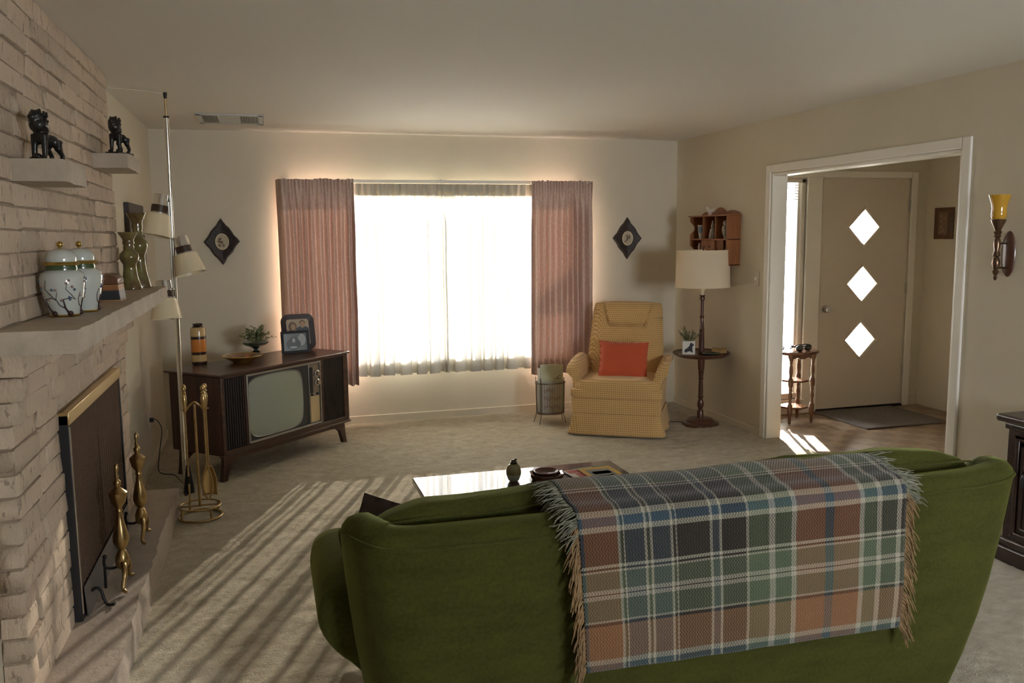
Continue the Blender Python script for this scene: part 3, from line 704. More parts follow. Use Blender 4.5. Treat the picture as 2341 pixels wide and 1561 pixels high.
# ---- plaid blanket over the sofa back
BL = (1.39, 2.3, 0.3)
bl = thing('plaid_blanket', 'green, rust and black plaid blanket folded over the sofa back', 'blanket', BL)
BPATH = [(2.510,0.755),(2.480,0.800),(2.440,0.830),(2.395,0.840),(2.350,0.838),(2.305,0.826),(2.265,0.815),(2.225,0.812),(2.196,0.796),(2.184,0.765),(2.180,0.70),(2.172,0.60),(2.166,0.50),(2.164,0.42),(2.166,0.335)]
BP = catmull(BPATH, 6); LEN = [0.0]
for a, b in zip(BP, BP[1:]): LEN.append(LEN[-1] + (b - a).length)
def bpath(s):
    s *= LEN[-1]
    for i in range(len(BP) - 1):
        if LEN[i+1] >= s:
            t = (s - LEN[i]) / max(1e-9, LEN[i+1] - LEN[i]); return BP[i].lerp(BP[i+1], t)
    return BP[-1]
def bfn(u, v):
    p = bpath(v); xl = 0.800 + 0.035 * v; xr = 1.950 - 0.035 * v
    x = xl + (xr - xl) * u
    lift = 0.006 * noise.noise(Vector((x * 5, v * 6, 3.0))) + 0.005 * noise.noise(Vector((x * 3.1, v * 2, 8.0))) * (1 if v < 0.4 else 0.4)
    z = p.y + (0.5 * lift if v < 0.45 else 0) - 0.030 * (u - 0.3) * max(0, v - 0.5) + (0.003 * math.sin(x * 9) if v < 0.3 else 0)
    y = p.x - 0.006 - (abs(lift) if v > 0.45 else 0)
    return (x, y, z)
def plaid_mat():
    m, nt, b = _mat('woven_plaid'); uv = N(nt, 'ShaderNodeTexCoord').outputs['UV']
    s = N(nt, 'ShaderNodeSeparateXYZ'); nt.links.new(uv, s.inputs[0])
    RU, DG, BK, BU, WH, GR = (0.19, 0.075, 0.032), (0.035, 0.05, 0.032), (0.012, 0.011, 0.012), (0.030, 0.050, 0.068), (0.36, 0.335, 0.27), (0.06, 0.092, 0.052)
    warp = [(0, BU), (.010, RU), (.105, WH), (.112, DG), (.118, WH), (.124, BU), (.178, WH), (.186, DG), (.194, WH), (.20, BU), (.252, WH), (.258, BK), (.266, WH), (.273, BK), (.368, WH), (.376, BU), (.398, WH), (.406, BK), (.478, WH), (.488, GR), (.550, WH), (.570, GR), (.618, WH), (.634, RU), (.728, BU), (.755, RU), (.840, WH), (.856, GR), (.900, WH), (.916, DG), (.965, WH), (.982, BK)]
    DK, GN, TN, BL_, LT, TE = (0.020, 0.014, 0.012), (0.095, 0.125, 0.075), (0.26, 0.135, 0.06), (0.035, 0.085, 0.13), (0.40, 0.375, 0.29), (0.06, 0.10, 0.11)
    weft = [(0, TN), (.05, LT), (.07, GN), (.15, LT), (.158, DK), (.166, LT), (.172, GN), (.268, LT), (.274, DK), (.284, LT), (.290, DK), (.418, LT), (.442, BL_), (.474, LT), (.496, DK), (.612, LT), (.622, DK), (.632, LT), (.640, GN), (.700, LT), (.716, DK), (.722, LT), (.738, GN), (.812, LT), (.818, DK), (.832, TN), (.955, LT), (.975, TE)]
    cw = ramp(nt, s.outputs[0], warp, 'CONSTANT'); cf = ramp(nt, s.outputs[1], weft, 'CONSTANT')
    # overshot weave: thread floats alternate between warp and weft
    a = math_(nt, 'SINE', math_(nt, 'MULTIPLY', s.outputs[0], 2 * PI * 118)); bq = math_(nt, 'SINE', math_(nt, 'MULTIPLY', s.outputs[1], 2 * PI * 60))
    sh = math_(nt, 'SINE', math_(nt, 'ADD', math_(nt, 'MULTIPLY', s.outputs[0], 2 * PI * 118), math_(nt, 'MULTIPLY', math_(nt, 'SIGN', bq), 1.2)))
    k = math_(nt, 'ADD', 0.48, math_(nt, 'MULTIPLY', sh, 0.26))
    c = mixc(nt, k, cw, cf)
    fz = noise_(nt, coords(nt, 'Object'), 260, 2)
    c = mixc(nt, math_(nt, 'MULTIPLY', fz, 0.22), c, (0.16, 0.13, 0.09))
    nt.links.new(c, b.inputs['Base Color']); b.inputs['Roughness'].default_value = 0.95; b.inputs['Specular IOR Level'].default_value = 0.1; b.inputs['Sheen Weight'].default_value = 0.25
    bump_(nt, b, math_(nt, 'ADD', sh, fz), 0.35, 0.004); return m
M['plaid'] = plaid_mat()
obj('cloth', MB().grid(bfn, 120, 110), M['plaid'], bl, smooth=180, off=BL, solid=0.006)
M['fringe_t'] = mat('tan_wool_fringe', (0.28, 0.18, 0.09), 0.95, var=0.4, vscale=30)
M['fringe_g'] = mat('grey_wool_fringe', (0.20, 0.20, 0.15), 0.95, var=0.5, vscale=40)
for side in (0, 1):
    for part in range(2):
        f = MB(); rnd = random.Random(side * 10 + part)
        for k in range(150):
            v = rnd.uniform(0.0, 0.5) if part == 0 else rnd.uniform(0.46, 1.0)
            p = Vector(bfn(side, v)); sx = -1 if side == 0 else 1
            L = rnd.uniform(0.05, 0.085); q = [p]; d = Vector((sx * 1.0, rnd.uniform(-0.3, 0.1), -0.15 - 0.5 * (part == 1) + rnd.uniform(-0.3, 0.3))).normalized()
            if side == 0: d.x *= 0.8
            for j in range(4):
                d = (d + Vector((0, -0.05 if part else 0.03, -0.42 if part else -0.12)) + Vector((rnd.uniform(-.2, .2), rnd.uniform(-.12, .05), rnd.uniform(-.2, .2)))).normalized()
                q.append(q[-1] + d * L / 4)
            f.tube(q, [0.0024, 0.0022, 0.002, 0.0017, 0.001], 4, caps=False)
        o = obj('fringe', f, M['fringe_g' if (part == 0 or side == 0 and part == 0) else 'fringe_t'], bl, off=BL); o['kind'] = 'stuff'

# ---- coffee table and what lies on it
CT = (1.182, 3.80, 0)
ct = thing('coffee_table', 'low dark wooden coffee table between the sofa and the window', 'table', CT)
obj('table_top', MB().box(0.652, 1.713, 3.50, 4.087, 0.372, 0.400), M['tablewood'], ct, bevel=0.004, off=CT)
obj('apron', MB().box(0.72, 1.65, 3.56, 4.03, 0.32, 0.372), M['walnut'], ct, bevel=0.004, off=CT)
for x in (0.74, 1.63):
    for y in (3.58, 4.01): obj('leg', MB().lathe([(0.014, 0.0), (0.018, 0.05), (0.026, 0.33)], (x, y, 0), 14), M['walnut'], ct, smooth=50, off=CT)
lt = thing('table_lighter', 'egg-shaped clear glass table lighter with dark metal top', 'lighter', (1.118, 3.875, 0.400))
obj('glass_body', MB().lathe([(0.0, 0), (0.018, 0.0), (0.028, 0.010), (0.036, 0.034), (0.036, 0.055), (0.029, 0.075), (0.018, 0.086), (0.0, 0.086)], n=28), mat('pale_green_glass', (0.42, 0.48, 0.42), 0.06, coat=0.8), lt, smooth=60)
obj('olive_core', MB().lathe([(0.0, 0.034), (0.0365, 0.036), (0.0372, 0.045), (0.0368, 0.056), (0.030, 0.076), (0.019, 0.087), (0.0, 0.087)], n=24), mat('olive_glass_core', (0.24, 0.22, 0.10), 0.08, coat=0.6), lt, smooth=60)
obj('lighter_top', MB().lathe([(0.017, 0.083), (0.018, 0.096), (0.012, 0.098), (0.010, 0.104), (0.0, 0.104)], n=16).box(-0.010, 0.013, -0.005, 0.005, 0.100, 0.108).box(0.004, 0.017, -0.003, 0.003, 0.106, 0.112), mat('dark_lighter_metal', (0.06, 0.045, 0.035), 0.3, 0.9), lt, smooth=40)
at = thing('ashtray', 'octagonal brown glass ashtray on the coffee table', 'ashtray', (1.290, 3.885, 0.400), 0.2)
obj('dish', MB().lathe([(0.0, 0.004), (0.066, 0.005), (0.074, 0.024), (0.088, 0.026), (0.090, 0.020), (0.080, 0.0), (0.0, 0.0)], n=8), mat('brown_glass', (0.10, 0.05, 0.03), 0.08, coat=0.8), at)
obj('inner_bowl', MB().lathe([(0.0, 0.012), (0.050, 0.014), (0.064, 0.034), (0.058, 0.036), (0.040, 0.022), (0.0, 0.020)], n=24), mat('red_brown_bowl', (0.09, 0.035, 0.025), 0.3), at, smooth=50)
def magazine(name, label, x, y, z, rz, w, h, t, cover, shapes):
    o = thing(name, label, 'magazine', (x, y, z), rz, None)
    obj('pages', MB().box(-w/2 + .002, w/2 - .002, -h/2 + .002, h/2 - .002, 0, t), M['paper'], o)
    obj('cover', MB().box(-w/2, w/2, -h/2, h/2, t, t + 0.001), cover, o)
    for (x0, x1, y0, y1, m) in shapes: obj('cover_print', MB().box(x0, x1, y0, y1, t + 0.001, t + 0.0015), m, o)
    return o
mr_ = mat('red_print', (0.45, 0.06, 0.05), 0.35); mgreen = mat('green_print', (0.10, 0.22, 0.10), 0.35); myel = mat('yellow_print', (0.62, 0.40, 0.06), 0.3); msky = mat('slate_print', (0.20, 0.25, 0.26), 0.3); mwhite = mat('offwhite_print', (0.60, 0.55, 0.47), 0.35)
magazine('magazine', 'dark magazine lying under the others on the coffee table', 1.405, 3.800, 0.400, 0.12, 0.13, 0.22, 0.004, mat('dark_print', (0.07, 0.05, 0.05), 0.3), [])
magazine('magazine', 'green covered magazine lowest under the yellow-bordered one', 1.560, 3.860, 0.400, 0.10, 0.18, 0.25, 0.005, mgreen, [])
magazine('magazine', 'red and white magazine partly under the yellow-bordered one', 1.490, 3.825, 0.4065, 0.16, 0.17, 0.24, 0.004, mwhite, [(-0.07, 0.05, 0.06, 0.11, mr_), (-0.05, -0.01, -0.08, 0.05, mr_)])
magazine('magazine', 'yellow-bordered magazine on top with grey-blue cover picture', 1.560, 3.800, 0.412, 0.06, 0.175, 0.25, 0.005, myel, [(-0.062, 0.062, -0.095, 0.085, msky), (-0.045, 0.05, 0.0, 0.05, M['photo_light']), (-0.03, 0.045, -0.06, -0.02, M['photo_blue'])])

# ---- recliner
rec = thing('recliner', 'gold tweed recliner with skirt and tufted back', 'armchair', (2.580, 6.045, 0), math.radians(-31))
W2 = 0.362
mb = MB()
def skirtfn(path, z0, z1, flare):
    pass
obj('base', MB().box(-0.335, 0.335, 0.03, 0.66, 0.06, 0.36), M['tweed'], rec, bevel=0.02)
sk = MB()
def sk_pt(u, v):
    # u runs round left side, front, right side; v up
    segs = [((-0.345, 0.62), (-0.345, 0.015)), ((-0.345, 0.015), (-0.30, 0.0)), ((-0.30, 0.0), (0.30, 0.0)), ((0.30, 0.0), (0.345, 0.015)), ((0.345, 0.015), (0.345, 0.62))]
    Ls = [math.dist(a, b) for a, b in segs]; T = sum(Ls); s = u * T
    for (a, b), l in zip(segs, Ls):
        if s <= l + 1e-9: break
        s -= l
    t = s / l; x = a[0] + (b[0]-a[0]) * t; y = a[1] + (b[1]-a[1]) * t
    fl_ = (1 - v) ** 1.6
    x += math.copysign(0.040 * fl_ * (0.6 + 0.4 * math.sin(y * 21)), x) if abs(x) > 0.33 else 0
    y -= 0.012 * fl_ + 0.003 * math.sin(x * 40) * fl_
    return (x, y, 0.022 + 0.168 * v)
obj('skirt', MB().grid(sk_pt, 120, 8), M['tweed'], rec, smooth=60, solid=0.012)
obj('front_panel', MB().box(-0.352, 0.352, -0.004, 0.10, 0.185, 0.318), M['tweed'], rec, bevel=0.014, segs=3)
obj('front_band', plush_box(-0.362, 0.362, -0.022, 0.14, 0.312, 0.392, 0.30), M['tweed'], rec, smooth=180)
sc_ = MB().ell((0, 0, 0), (0.358, 0.31, 0.050), 48, 20, None, 0.34); sc_.v = [(x, y + 0.285, z + 0.395 + 0.028 * (1 - (x / 0.36) ** 2) * (1 if z > 0 else 0)) for x, y, z in sc_.v]
obj('seat', sc_, M['tweed'], rec, smooth=180)
for s in (-1, 1):
    a = MB(); ring = []
    rows = [(0.035, 0.78), (0.05, 0.90), (0.10, 1.0), (0.25, 1.03), (0.42, 1.05), (0.56, 1.05), (0.60, 0.9)]
    prof = catmull([(0.335, 0.18), (0.345, 0.36), (0.352, 0.46), (0.375, 0.535), (0.402, 0.565), (0.392, 0.592), (0.350, 0.590), (0.312, 0.562), (0.292, 0.50), (0.288, 0.40), (0.290, 0.18)], 3)
    cx, cz = 0.335, 0.46
    n = len(prof); vs = []
    for y, k in rows:
        for p in prof:
            z = cz + (p.y - cz) * (k if p.y > cz else 1); x = cx + (p.x - cx) * (0.75 + 0.25 * min(1, k)); vs.append((s * x, y, z - 0.035 * max(0, 0.3 - y) / 0.3 * (p.y > 0.5)))
    fs = [(r*n+i, r*n+(i+1) % n, (r+1)*n+(i+1) % n, (r+1)*n+i) for r in range(len(rows)-1) for i in range(n)] + [tuple(range(n)), tuple((len(rows)-1)*n+i for i in range(n))[::-1]]
    a.add(vs, fs); obj('arm', a, M['tweed'], rec, smooth=60)
# back: padded shell leaning backwards
TUFT = [(-0.145, 0.535), (0.0, 0.535), (0.145, 0.535), (-0.21, 0.36), (0.0, 0.38), (0.21, 0.36), (-0.13, 0.20), (0.13, 0.20)]
def back_pt(u, v, side):
    x = -1 + 2*u; h = v  # v 0..1 bottom to top
    wid = 0.325 - 0.035 * h ** 1.3 - (0.010 * max(0, (h - 0.9) / 0.1) ** 2)
    X = x * wid
    zl = 0.80 * h
    e = (1 - abs(x) ** 5) * (1 - max(0, (h - 0.80) / 0.20) ** 3.5) ** 0.5 if h < 1 else 0
    e = max(0.0, e)
    thick = 0.105 * e
    if side > 0:
        for tx, th in TUFT:
            d2 = (X - tx) ** 2 / 0.0022 + (zl - th * 1.05) ** 2 / 0.0016
            thick -= 0.020 * math.exp(-d2)
        thick -= 0.022 * math.exp(-((zl - 0.565) / 0.016) ** 2) * (abs(X) < 0.16)
        sx = 0.148 + (zl - 0.565) * 0.24
        if zl > 0.56: thick -= 0.026 * math.exp(-((abs(X) - sx) / 0.010) ** 2)
        if zl > 0.57 and abs(X) < sx: thick += 0.012
        thick += 0.008 * noise.noise(Vector((X * 7, zl * 6, 1)))
    else: thick = 0.07 * e
    y0 = 0.50 + 0.245 * h + 0.02
    zz = 0.36 + 0.665 * h - 0.02 * abs(x) ** 3 * (h > 0.8)
    return (X, y0 - (thick if side > 0 else -thick), zz + (0.010 * thick))
mb = MB(); nU, nV = 56, 60
f_ = [back_pt(i/nU, j/nV, 1) for j in range(nV+1) for i in range(nU+1)]; b_ = [back_pt(i/nU, j/nV, -1) for j in range(nV+1) for i in range(nU+1)]
q_ = [(j*(nU+1)+i, j*(nU+1)+i+1, (j+1)*(nU+1)+i+1, (j+1)*(nU+1)+i) for j in range(nV) for i in range(nU)]
mb.add(f_, q_); mb.add(b_, [q[::-1] for q in q_])
bk = obj('backrest', mb, M['tweed'], rec, smooth=180)
for tx, th in TUFT:
    if th < 0.37: continue
    u = (tx / (0.325 - 0.045 * (th / 0.8) ** 1.3) + 1) / 2; p = back_pt(u, th * 1.05 / 0.8, 1)
    obj('button', MB().ell(p, (0.010, 0.006, 0.010), 10, 6), M['tweed'], bk, smooth=180)
pr_ = obj('red_pillow', pillow_mesh(0.40, 0.335, 0.13), M['red'], None, smooth=120)
pr_.location = (2.735, 6.255, 0.575); pr_.rotation_euler = (math.radians(-20), math.radians(2), math.radians(-24)); pr_.name = 'throw_pillow'
tag(pr_, 'rust red throw pillow standing on the gold recliner seat', 'pillow')

# ---- television console, across the corner
TVA = math.atan2(6.591 - 5.673, 0.593 + 0.321)
tv = thing('television_console', 'dark walnut console television with speaker grilles and angled legs', 'television', (-0.321, 5.673, 0), TVA)
obj('cabinet', MB().box(0.018, 1.277, 0.035, 0.50, 0.178, 0.700), M['walnut_v'], tv, bevel=0.004)
obj('cabinet_face', MB().box(0.018, 0.040, 0.012, 0.036, 0.178, 0.700).box(1.226, 1.277, 0.012, 0.036, 0.178, 0.700).box(0.040, 1.226, 0.012, 0.036, 0.178, 0.215).box(0.040, 1.226, 0.012, 0.036, 0.690, 0.700).box(0.219, 0.234, 0.012, 0.036, 0.215, 0.690).box(0.962, 0.992, 0.012, 0.036, 0.215, 0.690), M['walnut'], tv, bevel=0.003)
obj('top', MB().prism([(0.0, 0.0), (1.295, 0.0), (1.295, 0.53), (0.0, 0.53)], 0.703, 0.720, 'z'), M['walnut'], tv, bevel=0.006)
obj('base_moulding', MB().box(0.008, 1.287, 0.004, 0.045, 0.168, 0.182), M['walnut'], tv, bevel=0.004)
mgr = mat('black_grille_cloth', (0.014, 0.016, 0.018), 0.6); mgl = mat('grille_slat_brown', (0.035, 0.026, 0.024), 0.4)
for x0, x1, n in ((0.040, 0.219, 9), (0.992, 1.226, 18)):
    g = obj('speaker_grille', MB().box(x0, x1, 0.028, 0.036, 0.215, 0.690), mgr, tv)
    for k in range(n):
        x = x0 + (x1 - x0) * (k + 0.5) / n; wdt = 0.0042 if n == 9 else 0.0030
        obj('slat', MB().box(x - wdt, x + wdt, 0.018, 0.029, 0.218, 0.687), mgl, g)
mbez = mat('pewter_trim', (0.33, 0.31, 0.27), 0.35, 0.6); mdark = mat('charcoal_bezel', (0.045, 0.047, 0.047), 0.4)
obj('screen_surround', MB().box(0.234, 0.246, 0.004, 0.036, 0.222, 0.690).box(0.950, 0.962, 0.004, 0.036, 0.222, 0.690).box(0.246, 0.950, 0.004, 0.036, 0.676, 0.690).box(0.246, 0.950, 0.004, 0.036, 0.222, 0.234), mbez, tv, bevel=0.003)
obj('bezel', MB().box(0.246, 0.845, 0.026, 0.036, 0.234, 0.676), mdark, tv)
def scr(u, v):
    x = -1 + 2*u; y = -1 + 2*v
    r = (abs(x) ** 7 + abs(y) ** 7) ** (1/7) if (x or y) else 0; k = (max(abs(x), abs(y)) / r) if r else 1
    X, Y = x * k, y * k
    X *= 1 - 0.05 * (1 - 0) * (Y * Y) * 0.7; Y *= 1 - 0.05 * (X * X)
    return (0.515 + 0.262 * X, 0.026 - 0.022 * (1 - 0.5 * (X*X + Y*Y)) + 0.004, 0.452 + 0.212 * Y)
obj('screen', MB().grid(scr, 40, 32), mat('grey_green_picture_tube', (0.30, 0.34, 0.285), 0.10, coat=0.6), tv, smooth=180)
rim = [scr(u, 0) for u in [i/20 for i in range(21)]] + [scr(1, i/20) for i in range(1, 21)] + [scr(1 - i/20, 1) for i in range(1, 21)] + [scr(0, 1 - i/20) for i in range(1, 20)]
obj('screen_rim', MB().tube([(x, 0.024, z) for x, y, z in rim], 0.006, 6, True), mbez, tv, smooth=60)
pan = obj('control_panel', MB().box(0.845, 0.950, 0.018, 0.036, 0.234, 0.676), mbez, tv, bevel=0.002)
obj('tuner_window', MB().box(0.852, 0.880, 0.014, 0.019, 0.46, 0.65), M['blackpaint'], pan)
obj('dial_plate', MB().box(0.885, 0.945, 0.013, 0.019, 0.46, 0.66), mat('taupe_plate', (0.30, 0.25, 0.20), 0.35, 0.4), pan)
obj('speaker_plate', MB().box(0.850, 0.946, 0.013, 0.019, 0.242, 0.435), mat('gold_anodised_plate', (0.62, 0.50, 0.30), 0.4, 0.3), pan)
for z in (0.60, 0.535):
    kb = obj('tuning_knob', MB().lathe([(0.027, 0), (0.027, 0.014), (0.018, 0.018), (0.016, 0.034), (0.0, 0.035)], (0, 0, 0), 20, Matrix.Rotation(PI/2, 4, 'X')).move((-0.917, -0.014, -z)), M['steel'], pan, smooth=40)
for x in (0.868, 0.925): obj('small_knob', MB().lathe([(0.008, 0), (0.008, 0.012), (0.0, 0.013)], (0, 0, 0), 12, Matrix.Rotation(PI/2, 4, 'X')).move((-x, -0.018, -0.447)), M['blackpaint'], pan)
ap = catmull([(0.03, 0.17), (1.262, 0.17)], 1)
def legfront(sgn):
    f = (lambda x: x) if sgn < 0 else (lambda x: 1.295 - x)
    P = [(0.045, 0.170), (0.033, 0.06), (0.020, 0.0), (0.062, 0.0), (0.078, 0.05), (0.096, 0.10), (0.135, 0.128), (0.20, 0.135), (0.20, 0.170)]
    return [(f(x), z) for x, z in P]
for yy in (0.04, 0.44):
    for s in (-1, 1): obj('leg', MB().prism(legfront(s), yy, yy + 0.032, 'y'), M['walnut'], tv, bevel=0.003)
    obj('apron', MB().box(0.20, 1.095, yy, yy + 0.032, 0.135, 0.170), M['walnut'], tv, bevel=0.003)
# ================================================================== things on the television
TVR = Matrix.Rotation(TVA, 3, 'Z')
va = thing('ceramic_vase', 'tall cylindrical cream and orange banded vase on the television', 'vase', (-0.478, 6.243, 0.720))
def bandmat(name, stops, z0, z1, rough=0.25):
    m, nt, b = _mat(name); s = N(nt, 'ShaderNodeSeparateXYZ'); nt.links.new(N(nt, 'ShaderNodeTexCoord').outputs['Object'], s.inputs[0])
    f = math_(nt, 'DIVIDE', math_(nt, 'SUBTRACT', s.outputs[2], z0), z1 - z0)
    f = math_(nt, 'ADD', f, math_(nt, 'MULTIPLY', math_(nt, 'SUBTRACT', noise_(nt, coords(nt, 'Object'), 40, 3), 0.5), 0.03))
    nt.links.new(ramp(nt, f, stops), b.inputs['Base Color']); b.inputs['Roughness'].default_value = rough; b.inputs['Coat Weight'].default_value = 0.4; return m
cr, og_, bn = (0.55, 0.38, 0.17), (0.60, 0.20, 0.025), (0.035, 0.018, 0.012)
obj('body', MB().lathe([(0.0, 0), (0.048, 0.0), (0.051, 0.008), (0.051, 0.235), (0.047, 0.256), (0.036, 0.266), (0.030, 0.270), (0.033, 0.282), (0.036, 0.287), (0.028, 0.287), (0.024, 0.27), (0.0, 0.26)], n=36),
    bandmat('banded_glaze', [(0.0, bn), (0.075, bn), (0.10, cr), (0.24, cr), (0.26, bn), (0.31, bn), (0.33, og_), (0.62, og_), (0.64, bn), (0.69, bn), (0.71, cr), (0.90, cr), (0.925, bn), (1.0, bn)], 0.0, 0.287), va, smooth=40)
bo = thing('glazed_bowl', 'shallow amber-brown glazed dish on the television', 'bowl', (-0.190, 6.240, 0.720))
obj('dish', MB().lathe([(0.0, 0.0), (0.060, 0.0), (0.066, 0.006), (0.132, 0.046), (0.138, 0.050), (0.134, 0.053), (0.060, 0.014), (0.0, 0.012)], n=40), mat('amber_brown_glaze', (0.11, 0.040, 0.010), 0.15, var=0.4, vscale=10, coat=0.6, col2=(0.26, 0.13, 0.03)), bo, smooth=50)
obj('gold_rim', MB().tube([(0.137 * math.cos(a * PI / 20), 0.137 * math.sin(a * PI / 20), 0.0515) for a in range(40)], 0.003, 6, True), mat('mustard_rim', (0.50, 0.30, 0.04), 0.2), bo, smooth=60)
bn2 = obj('small_trinket', MB().ell((0, 0, 0), (0.018, 0.014, 0.016), 12, 8), mat('coral_trinket', (0.55, 0.13, 0.05), 0.4), None, smooth=180); bn2.location = (-0.160, 6.262, 0.750); bn2.name = 'coral_trinket'
tag(bn2, 'small coral orange trinket inside the amber dish', 'trinket')
pg = thing('pedestal_planter', 'dark green footed planter with trailing greenery on the television', 'planter', (-0.105, 6.765, 0.720))
obj('pot', MB().lathe([(0.0, 0.0), (0.036, 0.0), (0.038, 0.006), (0.018, 0.016), (0.016, 0.026), (0.040, 0.044), (0.088, 0.062), (0.100, 0.074), (0.096, 0.084), (0.084, 0.080), (0.050, 0.066), (0.0, 0.064)], n=36), M['darkglass'], pg, smooth=50)
def sprigs(n, base, spread, h, leafs, ls, rnd, droop=0.2, lw=0.32):
    st = MB(); lf = MB()
    for i in range(n):
        a = rnd.uniform(0, 2*PI); out = rnd.uniform(0.15, 1.0) * spread; hh = h * rnd.uniform(0.45, 1.0) * (1 - 0.45 * out / spread)
        b = Vector(base) + Vector((0.02 * math.cos(a), 0.02 * math.sin(a), 0)); P = []
        for k in range(7):
            t = k / 6; P.append(b + Vector((math.cos(a) * out * t ** 1.3, math.sin(a) * out * t ** 1.3, hh * (t - droop * t ** 3))))
        st.tube(P, [0.0020 - 0.0002 * k for k in range(7)], 5)
        for k in range(leafs):
            t = 0.25 + 0.75 * (k + rnd.random()) / leafs; i0 = min(5, int(t * 6)); p = P[i0].lerp(P[i0+1], t * 6 - i0)
            d = Vector((rnd.uniform(-1, 1), rnd.uniform(-1, 1), rnd.uniform(-0.3, 0.9))).normalized(); sd = d.cross(Vector((0.2, 0.3, 1))).normalized(); L = ls * rnd.uniform(0.6, 1.25)
            up = sd.cross(d) * L * 0.12
            lf.add([p, p + d * L * .45 + sd * L * lw + up, p + d * L, p + d * L * .45 - sd * L * lw + up], [(0, 1, 2, 3)])
    return st, lf
rg = random.Random(5)
s_, l_ = sprigs(26, (0, 0, 0.066), 0.13, 0.20, 13, 0.030, rg)
obj('stems', s_, M['leaf'], pg); o = obj('foliage', l_, M['leaf'], pg); o['kind'] = 'stuff'
def photo_frame(name, label, loc, rz, w, h, t, fw, arch, tilt, ground, shapes, fm):
    """shapes are flat prints: (cx, cz, rx, rz, material)"""
    o = thing(name, label, 'picture frame', loc, rz); R = Matrix.Rotation(tilt, 3, 'X')
    def ringpts(w, h, r, z0=0.0):
        P = []
        cs = [(w/2 - r, z0 + r, -90), (w/2 - r, z0 + h - r, 0), (-w/2 + r, z0 + h - r, 90), (-w/2 + r, z0 + r, 180)]
        for cx, cz, a0 in cs:
            for k in range(7): a = math.radians(a0 + 15 * k); P.append((cx + r * math.cos(a), cz + r * math.sin(a)))
        return P
    A = ringpts(w, h, arch); B = ringpts(w - 2*fw, h - 2*fw, max(0.004, arch * 0.4), fw); n = len(A); mb = MB()
    vs = [(x, -t/2, z) for x, z in A] + [(x, -t/2 + t*0.35, z) for x, z in B] + [(x, t/2, z) for x, z in A] + [(x, t/2, z) for x, z in B]
    fs = []
    for i in range(n):
        j = (i+1) % n; fs += [(i, j, n+j, n+i), (2*n+i, 3*n+i, 3*n+j, 2*n+j), (i, 2*n+i, 2*n+j, j), (n+i, n+j, 3*n+j, 3*n+i)]
    mb.add([R @ Vector(v) for v in vs], fs); obj('frame', mb, fm, o, smooth=35)
    mb = MB(); mb.add([R @ Vector((x, t*0.1, z)) for x, z in B], [tuple(range(n))]); ph = obj('photograph', mb, ground, o)
    for k, (cx, cz, rx, rz_, m) in enumerate(shapes):
        mb = MB(); mb.add([R @ Vector((cx + rx * math.cos(2*PI*q/20), t*0.1 - 0.0006 - 0.0003 * k, cz + rz_ * math.sin(2*PI*q/20))) for q in range(20)], [tuple(range(20))]); obj('print', mb, m, ph)
    mb = MB(); mb.add([R @ Vector(v) for v in ((-0.02, t/2, h*0.6), (0.02, t/2, h*0.6))] + [Vector((0.025, h*0.42, 0.0)), Vector((-0.025, h*0.42, 0.0))], [(0, 1, 2, 3)]); obj('easel_back', mb, fm, o, solid=0.004)
    return o
fdk = mat('dark_frame_wood', (0.035, 0.022, 0.022), 0.45, bump=0.3, bscale=70)
photo_frame('photo_frame', 'arched dark carved frame holding a portrait of two people', (0.225, 6.745, 0.7215), 0.24, 0.255, 0.285, 0.022, 0.038, 0.055, math.radians(-13), M['photo_tan'],
    [(0.036, 0.165, 0.050, 0.026, M['photo_blue']), (-0.040, 0.190, 0.032, 0.038, M['hairbrown']), (-0.036, 0.184, 0.018, 0.026, M['skin']), (0.038, 0.212, 0.024, 0.026, M['hairbrown']), (0.038, 0.203, 0.021, 0.026, M['skin'])], fdk)
photo_frame('photo_frame', 'plain black frame holding a grey photograph in front of the arched one', (0.190, 6.600, 0.7215), 0.22, 0.215, 0.170, 0.016, 0.020, 0.006, math.radians(-7), M['photo_grey'],
    [(0.05, 0.10, 0.03, 0.045, M['photo_light']), (-0.015, 0.07, 0.055, 0.045, M['photo_dark']), (-0.012, 0.115, 0.024, 0.010, M['photo_dark']), (-0.012, 0.098, 0.012, 0.018, M['photo_light']), (-0.015, 0.045, 0.030, 0.008, M['photo_light'])], M['blackpaint'])

# ================================================================== fireplace things
HZ = 0.160
FS = (XB, 3.96, HZ)
fs_ = thing('fireplace_screen', 'black and brass fireplace screen with brown mesh curtains', 'fire screen', FS)
fx = XB + 0.030
obj('side_rail', MB().box(XB - 0.02, fx, 3.384, 3.404, HZ, 0.955), M['blackpaint'], fs_, bevel=0.002, off=FS)
obj('side_rail', MB().box(XB - 0.02, fx, 4.506, 4.526, HZ, 0.955), M['blackpaint'], fs_, bevel=0.002, off=FS)
obj('side_strip', MB().box(fx - 0.001, fx + 0.003, 3.386, 3.398, HZ + 0.03, 0.91), M['steel'], fs_, off=FS)
obj('top_hood', MB().box(XB - 0.02, fx + 0.004, 3.384, 4.526, 0.918, 0.966), M['brass_bright'], fs_, bevel=0.002, off=FS)
obj('bottom_rail', MB().box(XB - 0.02, fx - 0.002, 3.404, 4.506, HZ, HZ + 0.02), M['blackpaint'], fs_, off=FS)
